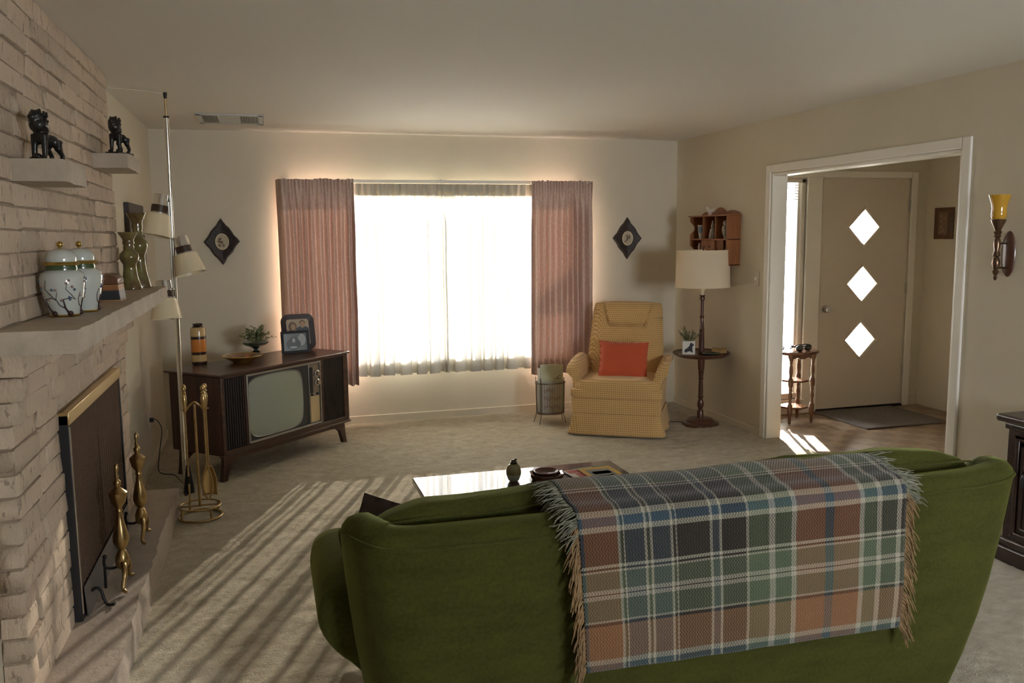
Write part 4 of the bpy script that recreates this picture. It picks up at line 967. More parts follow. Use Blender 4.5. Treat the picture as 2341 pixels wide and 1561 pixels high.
def meshmat():
    m, nt, b = _mat('brown_chain_mesh'); v = coords(nt, 'Object')
    s = N(nt, 'ShaderNodeSeparateXYZ'); nt.links.new(v, s.inputs[0])
    a = math_(nt, 'SINE', math_(nt, 'MULTIPLY', math_(nt, 'ADD', s.outputs[1], s.outputs[2]), 900)); c_ = math_(nt, 'SINE', math_(nt, 'MULTIPLY', math_(nt, 'SUBTRACT', s.outputs[1], s.outputs[2]), 900))
    f = math_(nt, 'MAXIMUM', a, c_)
    b.inputs['Base Color'].default_value = (0.12, 0.072, 0.046, 1); b.inputs['Roughness'].default_value = 0.5; b.inputs['Metallic'].default_value = 0.4
    bump_(nt, b, f, 0.5, 0.003); return m
M['mesh'] = meshmat()
for y0, y1, ph in ((3.406, 3.945, 0.0), (3.925, 4.504, 1.0)):
    def mf(u, v, y0=y0, y1=y1, ph=ph):
        y = y0 + (y1 - y0) * u; z = 0.925 - (0.925 - HZ - 0.02) * v
        return (fx - 0.016 + 0.013 * math.sin(u * 2 * PI * 13 + ph + 0.6 * math.sin(v * 2 + u * 9)), y, z)
    obj('mesh_curtain', MB().grid(mf, 190, 12), M['mesh'], fs_, smooth=180, off=FS)
obj('ash_guard', MB().prism([(-0.7175, HZ), (-0.712, HZ), (-0.722, HZ + 0.118), (-0.7235, HZ + 0.118)], 3.43, 4.50, 'y'), mat('dull_grey_steel', (0.22, 0.21, 0.20), 0.4, 0.7), fs_, off=FS)
hk = catmull([(-0.718, 3.53, 0.222), (-0.70, 3.527, 0.232), (-0.682, 3.520, 0.222), (-0.672, 3.512, 0.190), (-0.660, 3.506, 0.168), (-0.640, 3.497, 0.168), (-0.630, 3.492, 0.176)], 5)
obj('iron_foot', MB().tube(hk, [0.006 - 0.003 * (i / len(hk)) * 0 for i in range(len(hk))], 8), M['iron'], fs_, smooth=60, off=FS)
an = thing('andiron', 'tall brass andiron with urn finial, the one by the iron foot', 'andiron', (-0.628, 3.70, HZ), 0, 'brass andirons on the hearth')
obj('column', MB().lathe([(0.0, 0.075), (0.018, 0.080), (0.027, 0.095), (0.028, 0.125), (0.018, 0.150), (0.013, 0.158), (0.022, 0.172), (0.031, 0.195), (0.031, 0.215), (0.024, 0.250), (0.014, 0.290), (0.011, 0.318), (0.015, 0.324), (0.012, 0.332), (0.013, 0.340), (0.028, 0.362), (0.035, 0.392), (0.036, 0.402), (0.030, 0.408), (0.018, 0.418), (0.011, 0.424), (0.015, 0.440), (0.015, 0.448), (0.007, 0.458), (0.009, 0.470), (0.006, 0.482), (0.009, 0.500), (0.007, 0.518), (0.0, 0.526)], n=24), M['brass'], an, smooth=45)
for s in (-1, 1):
    lp = catmull([(0.004, s*0.012, 0.105), (0.010, s*0.040, 0.100), (0.016, s*0.062, 0.075), (0.012, s*0.072, 0.045), (0.010, s*0.082, 0.018), (0.022, s*0.098, 0.010)], 4)
    obj('leg', MB().tube(lp, [0.013 - 0.006 * (i / len(lp)) for i in range(len(lp))], 10), M['brass'], an, smooth=60)
arm_ = catmull([(-0.01, 0, 0.090), (-0.040, 0.0, 0.082), (-0.066, 0.0, 0.090), (-0.070, 0.0, 0.115), (-0.066, 0, 0.130)], 4)
obj('log_rest', MB().tube(arm_, 0.006, 8).tube([(-0.068, 0, 0.100), (-0.070, 0, 0.0)], 0.0055, 8).ell((-0.066, 0, 0.134), (0.009, 0.009, 0.009), 10, 6), M['iron'], an, smooth=60)
copy_tree(an, (-0.630, 4.278, HZ), None, 'tall brass andiron with urn finial, the one toward the tool stand')

# fireplace tool set
TS = thing('tool_stand', 'brass ring-based stand holding the fireplace tools', 'tool stand', (-0.425, 5.02, 0.0))
def ringp(r, z, n=40): return [(r * math.cos(2*PI*i/n), r * math.sin(2*PI*i/n), z) for i in range(n)]
obj('base_ring', MB().tube(ringp(0.118, 0.016), 0.007, 8, True), M['brass'], TS, smooth=60)
obj('upper_ring', MB().tube(ringp(0.112, 0.078), 0.0055, 8, True), M['brass'], TS, smooth=60)
for k in range(4):
    a = k * PI/2 + 0.6; obj('post', MB().lathe([(0.009, 0.016), (0.005, 0.03), (0.009, 0.046), (0.005, 0.06), (0.008, 0.080)], (0.114 * math.cos(a), 0.114 * math.sin(a), 0), 10), M['brass'], TS, smooth=50)
obj('cross_bar', MB().box(-0.110, 0.110, -0.007, 0.007, 0.072, 0.080), M['brass'], TS, bevel=0.002)
obj('pole', MB().tube([(0, 0, 0.07), (0, 0, 0.665)], 0.0075, 12), M['brass'], TS, smooth=60)
obj('hanger', MB().tube(catmull([(-0.066, 0, 0.640), (-0.050, 0, 0.632), (-0.030, 0, 0.655), (0, 0, 0.678), (0.030, 0, 0.655), (0.050, 0, 0.632), (0.066, 0, 0.640)], 6), 0.006, 8), M['brass'], TS, smooth=60)
for s in (-1, 1): obj('hook', MB().tube([(s*0.056, -0.035, 0.642), (s*0.056, -0.020, 0.632), (s*0.056, 0.020, 0.632), (s*0.056, 0.035, 0.642)], 0.0045, 8).tube([(s*0.050, 0.0, 0.634), (s*0.075, 0.0, 0.640)], 0.004, 8), M['brass'], TS, smooth=60)
HANDLE = [(0.005, 0.615), (0.009, 0.640), (0.012, 0.665), (0.015, 0.695), (0.012, 0.718), (0.008, 0.726), (0.012, 0.736), (0.007, 0.744), (0.013, 0.756), (0.014, 0.764), (0.008, 0.776), (0.0, 0.778)]
def tool(name, label, dx, dy):
    t = thing(name, label, 'fireplace tool', (-0.425 + dx, 5.02 + dy, 0.0), 0, 'fireplace tools on the brass stand')
    obj('handle', MB().lathe(HANDLE, n=16), M['brass'], t, smooth=50)
    obj('shaft', MB().tube([(0, 0, 0.30 if name != 'fire_poker' else 0.10), (0, 0, 0.62)], 0.0052, 8), M['brass'], t, smooth=60); return t
t = tool('fire_poker', 'slim poker with a dark pointed tip hanging on the tool stand', -0.050, -0.030)
obj('tip', MB().tube([(0, 0, 0.26), (0, 0, 0.10)], [0.006, 0.003], 8).tube(catmull([(0, 0, 0.17), (-0.02, 0, 0.15), (-0.028, 0, 0.175)], 4), 0.004, 8), M['iron'], t, smooth=60)
t = tool('hearth_brush', 'hearth brush with splayed dark bristles on the tool stand', -0.056, 0.030)
obj('bristles', MB().lathe([(0.010, 0.31), (0.016, 0.27), (0.032, 0.15), (0.0, 0.148)], n=14), M['iron'], t, smooth=50)
t = tool('ash_shovel', 'brass ash shovel with rounded scoop on the tool stand', 0.056, 0.030)
def shv(u, v):
    x = -1 + 2*u; w = 0.040 * (0.45 + 0.55 * min(1, v * 2.4)); return (x * w, 0.012 - 0.022 * x * x - 0.012 * (v < 0.1), 0.30 - 0.175 * v)
obj('scoop', MB().grid(shv, 12, 14), M['brass_bright'], t, smooth=180, solid=0.003)
t = tool('fire_tongs', 'brass fire tongs with looped jaws on the tool stand', 0.050, -0.030)
for s in (-1, 1): obj('jaw', MB().tube(catmull([(0, 0, 0.34), (s*0.010, 0, 0.29), (s*0.024, 0, 0.23), (s*0.022, 0, 0.17), (s*0.004, 0, 0.115)], 5), 0.005, 8), M['brass'], t, smooth=60)

# pole lamp
PT, PBm = Vector((-0.522, 5.43, 2.440)), Vector((-0.548, 5.545, 0.012))
plmp = thing('pole_lamp', 'chrome tension pole lamp with three cream spot shades', 'lamp', PBm)
def pp(z): t = (z - PBm.z) / (PT.z - PBm.z); return PBm.lerp(PT, t) - PBm
obj('upper_rod', MB().tube([pp(2.30), pp(2.425)], 0.0055, 10), M['brass'], plmp, smooth=60)
obj('ceiling_tip', MB().tube([pp(2.405), pp(2.439)], [0.008, 0.012], 12), M['rubber'], plmp, smooth=50)
obj('collar', MB().tube([pp(2.296), pp(2.306)], 0.0165, 16), M['rubber'], plmp, smooth=50)
obj('pole', MB().tube([pp(1.975), pp(2.298)], 0.0150, 20).tube([pp(1.10), pp(1.985)], 0.0110, 16).tube([pp(0.05), pp(1.12)], 0.0150, 20), M['chrome'], plmp, smooth=50)
obj('foot', MB().tube([pp(0.0), pp(0.05)], [0.020, 0.015], 16), M['steel'], plmp, smooth=50)
obj('side_bar', MB().tube([pp(1.30) + Vector((-0.012, -0.012, 0)), pp(1.81) + Vector((-0.012, -0.012, 0))], 0.005, 10), M['steel'], plmp, smooth=50)
def spot(zc, ax0, ax1, name='spot_shade'):
    a, b = Vector(ax0) - PBm, Vector(ax1) - PBm; d = b - a; L = d.length; Q = d.to_track_quat('Z', 'Y').to_matrix().to_4x4()
    sh = obj(name, MB().lathe([(0.060, L*0.47), (0.066, L*0.475), (0.090, L*0.99), (0.091, L), (0.086, L), (0.062, L*0.49), (0.0, L*0.49)], a, 32, Q), M['cream'], plmp, smooth=40)
    obj('brown_band', MB().lathe([(0.0462, L*0.26), (0.0465, L*0.43), (0.0, L*0.43)], a, 28, Q), M['brownband'], sh, smooth=40)
    obj('clear_cap', MB().lathe([(0.0, 0.002), (0.044, 0.0), (0.046, L*0.262), (0.0, L*0.27)], a, 28, Q), M['acrylic'], sh, smooth=40)
    obj('lower_ring', MB().lathe([(0.046, L*0.425), (0.047, L*0.49), (0.0, L*0.49)], a, 28, Q), M['steel'], sh, smooth=40)
    m = a + d * 0.36; obj('joint', MB().tube([pp(zc), m], 0.007, 8), M['chrome'], sh, smooth=50)
    obj('bulb', MB().ell(a + d * 0.78, (0.030, 0.030, 0.032), 16, 10), mat('unlit_bulb', (0.75, 0.72, 0.66), 0.3), sh, smooth=180)
spot(1.80, (-0.578, 5.47, 1.853), (-0.622, 5.44, 1.612))
spot(1.47, (-0.488, 5.47, 1.605), (-0.436, 5.44, 1.385))
spot(1.30, (-0.598, 5.50, 1.345), (-0.592, 5.47, 1.113))
cordp = [(XL + 0.012, 6.255, 0.345), (XL + 0.05, 6.25, 0.345), (XL + 0.085, 6.22, 0.28), (XL + 0.07, 6.18, 0.15), (XL + 0.06, 6.12, 0.03), (XL + 0.10, 6.0, 0.024), (-0.66, 5.95, 0.024), (-0.62, 5.84, 0.024), (-0.58, 5.72, 0.024), (-0.552, 5.60, 0.022)]
cd = obj('power_cable', MB().tube(catmull(cordp, 6), 0.0032, 6).box(XL + 0.004, XL + 0.032, 6.240, 6.270, 0.332, 0.358), M['rubber'], None, smooth=60); tag(cd, 'black cord running from wall outlet to the chrome pole lamp', 'cord')
ol = thing('wall_outlet', 'beige outlet plate low on the wall behind the fireplace', 'outlet', (XL + 0.003, 6.255, 0.34))
obj('plate', MB().box(-0.003, 0.004, -0.036, 0.036, -0.06, 0.06), M['wall'], ol, bevel=0.002); obj('socket', MB().box(0.004, 0.006, -0.017, 0.017, -0.045, -0.015), M['trim'], ol)
ccd = obj('thin_cable', MB().tube(catmull([(PT.x, PT.y, 2.436), (-0.60, 5.40, 2.436), (-0.70, 5.34, 2.436), (-0.81, 5.31, 2.436)], 4), 0.003, 6), M['wall'], None); tag(ccd, 'thin beige cord tacked along the ceiling to the pole lamp top', 'cord')

# mantel ornaments
MZ = 1.335
JP = [(0.0, 0.0), (0.046, 0.0), (0.047, 0.006), (0.050, 0.020), (0.062, 0.060), (0.070, 0.100), (0.072, 0.128), (0.067, 0.146), (0.052, 0.156), (0.049, 0.158)]
def jr(z):
    for (r0, z0), (r1, z1) in zip(JP, JP[1:]):
        if z0 <= z <= z1 and z1 > z0: return r0 + (r1 - r0) * (z - z0) / (z1 - z0)
    return 0.05
def jar(label, loc, rz, sc_=1.0):
    j = thing('ginger_jar', label, 'jar', loc, rz, 'ginger jars on the mantel')
    S = lambda P: [(r * sc_, z * sc_) for r, z in P]
    obj('body', MB().lathe(S(JP), n=40), M['porcelain'], j, smooth=50)
    obj('neck_band', MB().lathe(S([(0.049, 0.154), (0.050, 0.166), (0.048, 0.172), (0.049, 0.176)]), n=40), M['greenband'], j, smooth=50)
    obj('rim', MB().lathe(S([(0.049, 0.172), (0.058, 0.175), (0.060, 0.179), (0.058, 0.183), (0.050, 0.186)]), n=40), M['gold'], j, smooth=50)
    lid = obj('lid', MB().lathe(S([(0.048, 0.185), (0.049, 0.196), (0.047, 0.206), (0.038, 0.220), (0.020, 0.228), (0.008, 0.230), (0.0, 0.230)]), n=40), M['porcelain'], j, smooth=50)
    obj('knob', MB().lathe(S([(0.006, 0.229), (0.005, 0.234), (0.010, 0.240), (0.011, 0.246), (0.007, 0.253), (0.0, 0.255)]), n=16), M['gold'], lid, smooth=50)
    obj('foot_ring', MB().lathe(S([(0.048, 0.0), (0.050, 0.004), (0.048, 0.008)]), n=36), M['gold'], j, smooth=50)
    def on(a, z, e=0.0006): r = (jr(z) + e) * sc_; return (r * math.cos(a), r * math.sin(a), z * sc_)
    br = MB(); bl_ = MB(); bu = MB(); rr = random.Random(int(rz * 100) + 3)
    for a0 in (-2.35, -1.35, -0.2, 1.2):
        path = [(a0 + 0.30, 0.010), (a0 + 0.05, 0.030), (a0 - 0.05, 0.060), (a0 + 0.35, 0.066), (a0 + 0.6, 0.058), (a0 + 0.35, 0.076), (a0 + 0.1, 0.095), (a0 + 0.2, 0.125)]
        br.tube([on(a, z) for a, z in path], [0.0042, 0.0030, 0.0022, 0.0018, 0.0014, 0.0014, 0.0012, 0.0008], 6)
        br.tube([on(a0 + 0.05, 0.03), on(a0 - 0.25, 0.040), on(a0 - 0.4, 0.062), on(a0 - 0.3, 0.085)], [0.002, 0.0016, 0.0012, 0.0008], 6)
        br.ell(on(a0 + 0.35, 0.012), (0.010, 0.010, 0.009), 8, 6)
        for k in range(7):
            p = on(a0 + rr.uniform(-0.45, 0.65), rr.uniform(0.055, 0.135), 0.0)
            (bl_ if k % 3 else bu).ell(p, (0.0048, 0.0048, 0.0048), 8, 5)
    obj('painted_branch', br, M['branch'], j, smooth=60); o1 = obj('painted_blossoms', bl_, M['blossom'], j, smooth=60); obj('painted_blue_blossoms', bu, M['bluepaint'], j, smooth=60)
    return j
jar('pale blossom-painted ginger jar standing at the open end of the mantel', (-0.672, 3.215, MZ), 0.0)
jar('pale blossom-painted ginger jar standing between the other jar and the wooden box', (-0.646, 3.385, MZ), 2.2)
bx_ = thing('wooden_chest', 'small dome-lidded wooden chest with dark painted base on the mantel', 'box', (-0.652, 3.94, MZ))
prof = lambda s: [(-0.058*s, 0.072), (0.058*s, 0.072)]
cm = bandmat('two_tone_chest', [(0.0, (0.34, 0.20, 0.09)), (0.10, (0.34, 0.20, 0.09)), (0.13, (0.03, 0.035, 0.04)), (0.62, (0.035, 0.04, 0.045)), (0.72, (0.30, 0.13, 0.05)), (1.0, (0.34, 0.15, 0.06))], 0.0, 0.072, 0.35)
obj('body', MB().prism([(-0.060, 0.0), (0.060, 0.0), (0.052, 0.072), (-0.052, 0.072)], -0.075, 0.075, 'y'), cm, bx_, bevel=0.002)
obj('lid', MB().prism([(-0.053, 0.073), (0.053, 0.073), (0.053, 0.095), (0.040, 0.108), (0.015, 0.116), (-0.015, 0.116), (-0.040, 0.108), (-0.053, 0.095)], -0.077, 0.077, 'y'), M['plaque'], bx_, bevel=0.002)
CS = [(0.0, 0.0), (0.056, 0.0), (0.057, 0.008), (0.048, 0.030), (0.038, 0.065), (0.033, 0.105), (0.033, 0.130), (0.043, 0.146), (0.050, 0.165), (0.046, 0.184), (0.032, 0.198), (0.026, 0.206), (0.028, 0.218), (0.024, 0.226), (0.030, 0.240), (0.027, 0.252), (0.030, 0.262), (0.048, 0.290), (0.051, 0.296), (0.0, 0.296)]
c1 = thing('candlestick', 'shorter green onyx candlestick on the mantel', 'candlestick', (-0.682, 4.805, MZ), 0, 'onyx candlesticks on the mantel'); obj('turned_body', MB().lathe(CS, n=36), M['onyx'], c1, smooth=50)
CS2 = [(r, z * 1.345) for r, z in CS]
c2 = thing('candlestick', 'taller green onyx candlestick on the mantel', 'candlestick', (-0.655, 4.950, MZ), 0, 'onyx candlesticks on the mantel'); obj('turned_body', MB().lathe(CS2, n=36), M['onyx'], c2, smooth=50)

# guardian lions
def capsules(parts, voxel, name, m, parent):
    """body parts as overlapping tapered limbs and masses, fused into one skin"""
    mb = MB()
    for p in parts:
        if p[0] == 'e': mb.ell(p[1], p[2], 14, 10)
        else: mb.tube(p[1], p[2], 10)
    o = obj(name, mb, m, parent)
    r = o.modifiers.new('fuse', 'REMESH'); r.mode = 'VOXEL'; r.voxel_size = voxel; r.use_smooth_shade = True
    s = o.modifiers.new('relax', 'SMOOTH'); s.factor = 0.5; s.iterations = 2; return o
def lion(label, loc, rz, k, plinth):
    L = thing('lion_statue', label, 'statue', loc, rz)
    E_ = lambda c, r: ('e', tuple(x*k for x in c), tuple(x*k for x in r)); T_ = lambda P, R: ('t', [tuple(x*k for x in p) for p in P], [x*k for x in R])
    z0 = 0.10 if plinth else 0.0
    parts = [E_((0.42, 0, 0.50), (0.24, 0.15, 0.15)), E_((0.14, 0, 0.60), (0.16, 0.17, 0.22)), E_((0.05, 0, 0.84), (0.19, 0.20, 0.20)), E_((0.0, 0, 1.03), (0.16, 0.16, 0.15)),
             E_((-0.12, 0, 1.00), (0.10, 0.10, 0.08)), E_((-0.08, 0.0, 0.92), (0.10, 0.09, 0.05)), E_((0.02, 0.10, 1.15), (0.05, 0.035, 0.06)), E_((0.02, -0.10, 1.15), (0.05, 0.035, 0.06)), E_((0.19, 0, 1.02), (0.07, 0.12, 0.12)), E_((0.20, 0, 0.86), (0.10, 0.15, 0.12)), E_((-0.06, 0, 1.13), (0.05, 0.06, 0.04))]
    for s in (-1, 1):
        parts += [T_([(0.08, s*0.12, 0.62), (0.06, s*0.14, 0.36), (0.04, s*0.14, 0.10), (0.0, s*0.14, 0.04)], [0.10, 0.075, 0.06, 0.07]), E_((-0.05, s*0.14, 0.045), (0.09, 0.065, 0.05)),
                  T_([(0.52, s*0.12, 0.50), (0.48, s*0.15, 0.30), (0.62, s*0.15, 0.16), (0.58, s*0.15, 0.04)], [0.12, 0.085, 0.055, 0.06]), E_((0.54, s*0.15, 0.04), (0.09, 0.06, 0.045))]
    parts += [T_([(0.62, 0, 0.52), (0.74, 0, 0.44), (0.76, 0, 0.25), (0.84, 0, 0.06)], [0.06, 0.055, 0.05, 0.03])]
    parts = [(a, tuple(b) if a == 'e' else [(x, y, z + z0*k) for x, y, z in b], c) if a == 't' else (a, (b[0], b[1], b[2] + z0*k), c) for a, b, c in parts]
    b = capsules(parts, 0.0042 * k / 0.155 * 1.0, 'body', M['bronze'], L)
    curls = MB(); rr = random.Random(4)
    for i in range(46):
        a = rr.uniform(0, 2*PI); h = rr.uniform(0.66, 1.14); r = 0.20 - 0.10 * abs(h - 0.9)
        x = 0.09 + r * math.cos(a); y = r * 0.95 * math.sin(a)
        if x < -0.05: continue
        curls.ell((x*k, y*k, (h + z0)*k), (0.034*k, 0.034*k, 0.034*k), 7, 5)
    obj('mane', curls, M['bronze'], L, smooth=180)
    if plinth: obj('plinth', MB().box(-0.20*k, 0.72*k, -0.24*k, 0.24*k, 0, 0.10*k), M['bronze'], L, bevel=0.002)
    else: obj('brocade_ball', MB().ell((-0.02*k, 0.0, 0.09*k), (0.10*k, 0.10*k, 0.09*k), 14, 10), M['bronze'], L, smooth=180)
    return L
lion('larger black guardian lion statue with its head turned up', (-0.690, 3.10, 1.848), math.radians(62), 0.137, False)
lion('smaller black guardian lion statue on a thin plinth', (-0.668, 4.480, 1.993), math.radians(66), 0.140, True)
# ================================================================== lamp corner
LB = (3.440, 6.262, 0.0)
fl_ = thing('floor_lamp', 'mahogany floor lamp with a round tray table and cream drum shade', 'lamp', LB)
obj('base', MB().lathe([(0.0, 0.0), (0.150, 0.0), (0.156, 0.012), (0.148, 0.026), (0.120, 0.034), (0.112, 0.046), (0.098, 0.056), (0.030, 0.062), (0.0, 0.062)], n=44), M['mahog'], fl_, smooth=40)
obj('lower_column', MB().lathe([(0.027, 0.06), (0.027, 0.118), (0.022, 0.128), (0.017, 0.136), (0.022, 0.150), (0.028, 0.172), (0.025, 0.198), (0.017, 0.222), (0.019, 0.232), (0.026, 0.240), (0.019, 0.250), (0.020, 0.30), (0.017, 0.378), (0.018, 0.386), (0.024, 0.392), (0.018, 0.400), (0.020, 0.425), (0.024, 0.452), (0.019, 0.460), (0.026, 0.47), (0.028, 0.52), (0.030, 0.57), (0.0, 0.57)], n=28), M['mahog'], fl_, smooth=35)
obj('tray_table', MB().lathe([(0.0, 0.565), (0.10, 0.566), (0.190, 0.580), (0.228, 0.598), (0.236, 0.610), (0.232, 0.618), (0.224, 0.612), (0.205, 0.604), (0.0, 0.602)], n=56), M['mahog'], fl_, smooth=40)
obj('upper_column', MB().lathe([(0.024, 0.600), (0.023, 0.70), (0.019, 0.80), (0.022, 0.806), (0.018, 0.812), (0.014, 0.90), (0.019, 0.906), (0.020, 0.914), (0.014, 0.922), (0.013, 1.045), (0.020, 1.050), (0.022, 1.070), (0.018, 1.078), (0.026, 1.090), (0.0, 1.094)], n=24), M['mahog'], fl_, smooth=35)
obj('socket', MB().lathe([(0.012, 1.09), (0.014, 1.12), (0.024, 1.135), (0.024, 1.165), (0.012, 1.20), (0.004, 1.21), (0.004, 1.46), (0.0, 1.46)], n=18), M['cream'], fl_, smooth=40)
shd = obj('lamp_shade', MB().grid(lambda u, v: ((0.222 - 0.012 * v) * math.cos(2*PI*u), (0.222 - 0.012 * v) * math.sin(2*PI*u), 1.158 + 0.300 * v), 72, 6), M['shade'], fl_, smooth=60)
for r, z in ((0.222, 1.160), (0.210, 1.456)): obj('shade_trim', MB().tube(ringp(r, z, 60), 0.004, 6, True), M['cream'], shd, smooth=60)
sp = MB()
for k in range(3): a = k * 2*PI/3 + 0.4; sp.tube([(0, 0, 1.445), (0.208 * math.cos(a), 0.208 * math.sin(a), 1.448)], 0.002, 6)
obj('spider', sp, M['brass'], shd); obj('finial', MB().lathe([(0.007, 1.452), (0.005, 1.462), (0.010, 1.470), (0.007, 1.484), (0.0, 1.492)], n=14), M['mahog'], shd, smooth=40)
TZ = 0.604
pp_ = thing('square_planter', 'white square planter printed with a black dog, on the lamp table', 'planter', (3.328, 6.272, TZ), math.radians(-28))
obj('pot', MB().box(-0.052, 0.052, -0.045, 0.045, 0, 0.112), M['white'], pp_, bevel=0.003)
dog = [(-0.035, 0.022), (-0.030, 0.045), (-0.016, 0.052), (0.006, 0.074), (0.012, 0.096), (0.022, 0.102), (0.030, 0.092), (0.042, 0.088), (0.040, 0.076), (0.030, 0.070), (0.030, 0.050), (0.034, 0.022), (0.024, 0.020), (0.014, 0.030), (-0.008, 0.026), (-0.018, 0.018)]
obj('printed_dog', MB().prism(dog, -0.0462, -0.045, 'y'), mat('ink_black_print', (0.035, 0.037, 0.045), 0.4), pp_)
rg = random.Random(12); s_, l_ = sprigs(18, (0, 0, 0.10), 0.10, 0.19, 18, 0.017, rg, 0.1, 0.30)
obj('stems', s_, M['leaf2'], pp_); o = obj('foliage', l_, M['leaf2'], pp_); o['kind'] = 'stuff'
ad = thing('dark_dish', 'dark flat glass dish on the lamp table', 'dish', (3.470, 6.150, TZ - 0.001))
obj('dish', MB().lathe([(0.0, 0.004), (0.052, 0.006), (0.068, 0.018), (0.074, 0.020), (0.076, 0.016), (0.060, 0.0), (0.0, 0.0)], n=32), M['darkglass'], ad, smooth=50)
wb = thing('amber_box', 'small amber wood-grained box on the lamp table', 'box', (3.588, 6.232, TZ), math.radians(-30))
obj('body', MB().box(-0.062, 0.062, -0.035, 0.035, 0, 0.034), wood('burl_amber', (0.22, 0.11, 0.03), (0.46, 0.28, 0.10), stretch=(4, 4, 4)), wb, bevel=0.006)
obj('lid', MB().box(-0.064, 0.064, -0.037, 0.037, 0.034, 0.044), wood('burl_amber_lid', (0.24, 0.12, 0.03), (0.48, 0.30, 0.11), stretch=(4, 4, 4)), wb, bevel=0.004)
lc = obj('power_cable', MB().tube(catmull([(3.30, 6.30, 0.026), (3.15, 6.40, 0.026), (3.05, 6.46, 0.026), (2.95, 6.60, 0.026), (2.93, 7.0, 0.026)], 6), 0.003, 6), M['rubber'], None, smooth=60); tag(lc, 'thin dark cord on carpet from the floor lamp behind the recliner', 'cord')

# wall shelf
SH = (XR, 6.41, 1.333)
ws = thing('wall_shelf', 'orange pine wall shelf with scalloped sides and small drawers', 'shelf', SH)
SD = 0.124
def sidepoly(): 
    P = [(0.0, 0.0), (-SD, 0.0), (-SD, 0.03)]
    for zc, hh_ in ((0.105, 0.055), (0.325 - 0.02, 0.055)):
        P += [(-SD, zc - hh_)] + [(-SD + 0.040 * math.sin(PI * k / 8), zc - hh_ + 2*hh_*k/8) for k in range(1, 8)] + [(-SD, zc + hh_)]
    P += [(-SD, 0.400), (0.0, 0.400)]; return P
for y in (-0.310, 0.296): obj('side_panel', MB().prism(sidepoly(), y, y + 0.014, 'y') if y > 0 else MB().prism([(0, 0), (-SD, 0), (-SD, 0.40), (0, 0.40)], y, y + 0.014, 'y'), M['pine'], ws, bevel=0.002)
for z, nm in ((0.0, 'bottom_board'), (0.205, 'shelf_board'), (0.400, 'top_board')):
    e = 0.012 if nm == 'top_board' else 0; obj(nm, MB().box(-SD - e, 0.0, -0.31 - e, 0.31 + e, z, z + 0.012), M['pine'], ws, bevel=0.003)
obj('back_board', MB().box(-0.008, 0.0, -0.298, 0.298, 0.01, 0.40), M['walnut_v'], ws)
cp = [(-0.30, 0.41)] + [(-0.30 + 0.60 * k / 40, 0.425 + 0.022 * abs(math.sin(k / 40 * PI * 3)) + 0.030 * math.exp(-((k - 20) / 7) ** 2)) for k in range(41)] + [(0.30, 0.41)]
obj('crest_rail', MB().prism(cp, -0.014, 0.0, 'x'), M['pine'], ws)
for y in (-0.105, 0.100): obj('divider', MB().box(-SD + 0.01, 0, y - 0.005, y + 0.005, 0.212, 0.400), M['pine'], ws)
for y0, y1 in ((-0.100, 0.105), (-0.22, -0.112)):
    if y0 < -0.2: obj('lattice_panel', MB().box(-SD + 0.02, -SD + 0.03, y0, y1, 0.10, 0.204), M['pine'], ws)
    else:
        dr = obj('drawer', MB().box(-SD - 0.002, -0.01, y0, y1, 0.105, 0.203), M['pine'], ws, bevel=0.002)
        for y in (-0.045, 0.05): obj('knob', MB().ell((-SD - 0.007, y, 0.15), (0.007, 0.007, 0.007), 10, 8), M['brownband'], dr, smooth=180)
obj('middle_board', MB().box(-SD, 0, -0.298, 0.298, 0.095, 0.105), M['pine'], ws)
def figurine(name, label, y, z, x, prof, m, extra=None, cat='figurine'):
    o = thing(name, label, cat, (XR + x, 6.41 + y, 1.333 + z)); obj('body', MB().lathe(prof, n=20), m, o, smooth=50)
    if extra: extra(o)
    return o
mb1 = bandmat('blue_white_glaze', [(0.0, (0.62, 0.62, 0.60)), (0.35, (0.62, 0.62, 0.60)), (0.5, (0.22, 0.32, 0.48)), (0.85, (0.28, 0.38, 0.55)), (1.0, (0.65, 0.65, 0.63))], 0.0, 0.115)
def handle(o): obj('handle', MB().tube(catmull([(0.0, -0.028, 0.098), (0, -0.052, 0.085), (0, -0.050, 0.055), (0, -0.026, 0.040)], 4), 0.004, 6), mb1, o, smooth=60)
figurine('small_pitcher', 'blue and white porcelain pitcher in the wall shelf compartment', 0.205, 0.217, -0.070, [(0.0, 0), (0.024, 0), (0.020, 0.012), (0.026, 0.04), (0.032, 0.075), (0.030, 0.10), (0.036, 0.115), (0.030, 0.115), (0.024, 0.09), (0.0, 0.08)], mb1, handle, 'pitcher')
mpk = mat('mottled_grey_pink_glaze', (0.38, 0.33, 0.30), 0.3, var=0.5, vscale=40)
figurine('porcelain_figurine', 'grey-pink figurine with a pointed top in the middle compartment', 0.010, 0.217, -0.070, [(0.0, 0), (0.032, 0), (0.034, 0.02), (0.026, 0.055), (0.024, 0.075), (0.014, 0.085), (0.017, 0.105), (0.010, 0.125), (0.004, 0.150), (0.0, 0.155)], mpk)
mow = mat('speckled_dark_glaze', (0.10, 0.09, 0.07), 0.25, var=0.5, vscale=55, col2=(0.42, 0.38, 0.32))
def owl(o):
    for s in (-1, 1): obj('wing', MB().ell((0.0, s * 0.032, 0.075), (0.018, 0.010, 0.042), 12, 8), mow, o, smooth=180)
    obj('beak', MB().ell((-0.026, 0, 0.118), (0.008, 0.005, 0.006), 8, 6), M['gold'], o, smooth=180)
figurine('bird_figurine', 'speckled dark bird figurine beside the drawers compartment', -0.205, 0.217, -0.070, [(0.0, 0), (0.024, 0), (0.020, 0.012), (0.030, 0.04), (0.036, 0.075), (0.032, 0.10), (0.022, 0.108), (0.027, 0.122), (0.022, 0.142), (0.008, 0.150), (0.0, 0.150)], mow, owl)
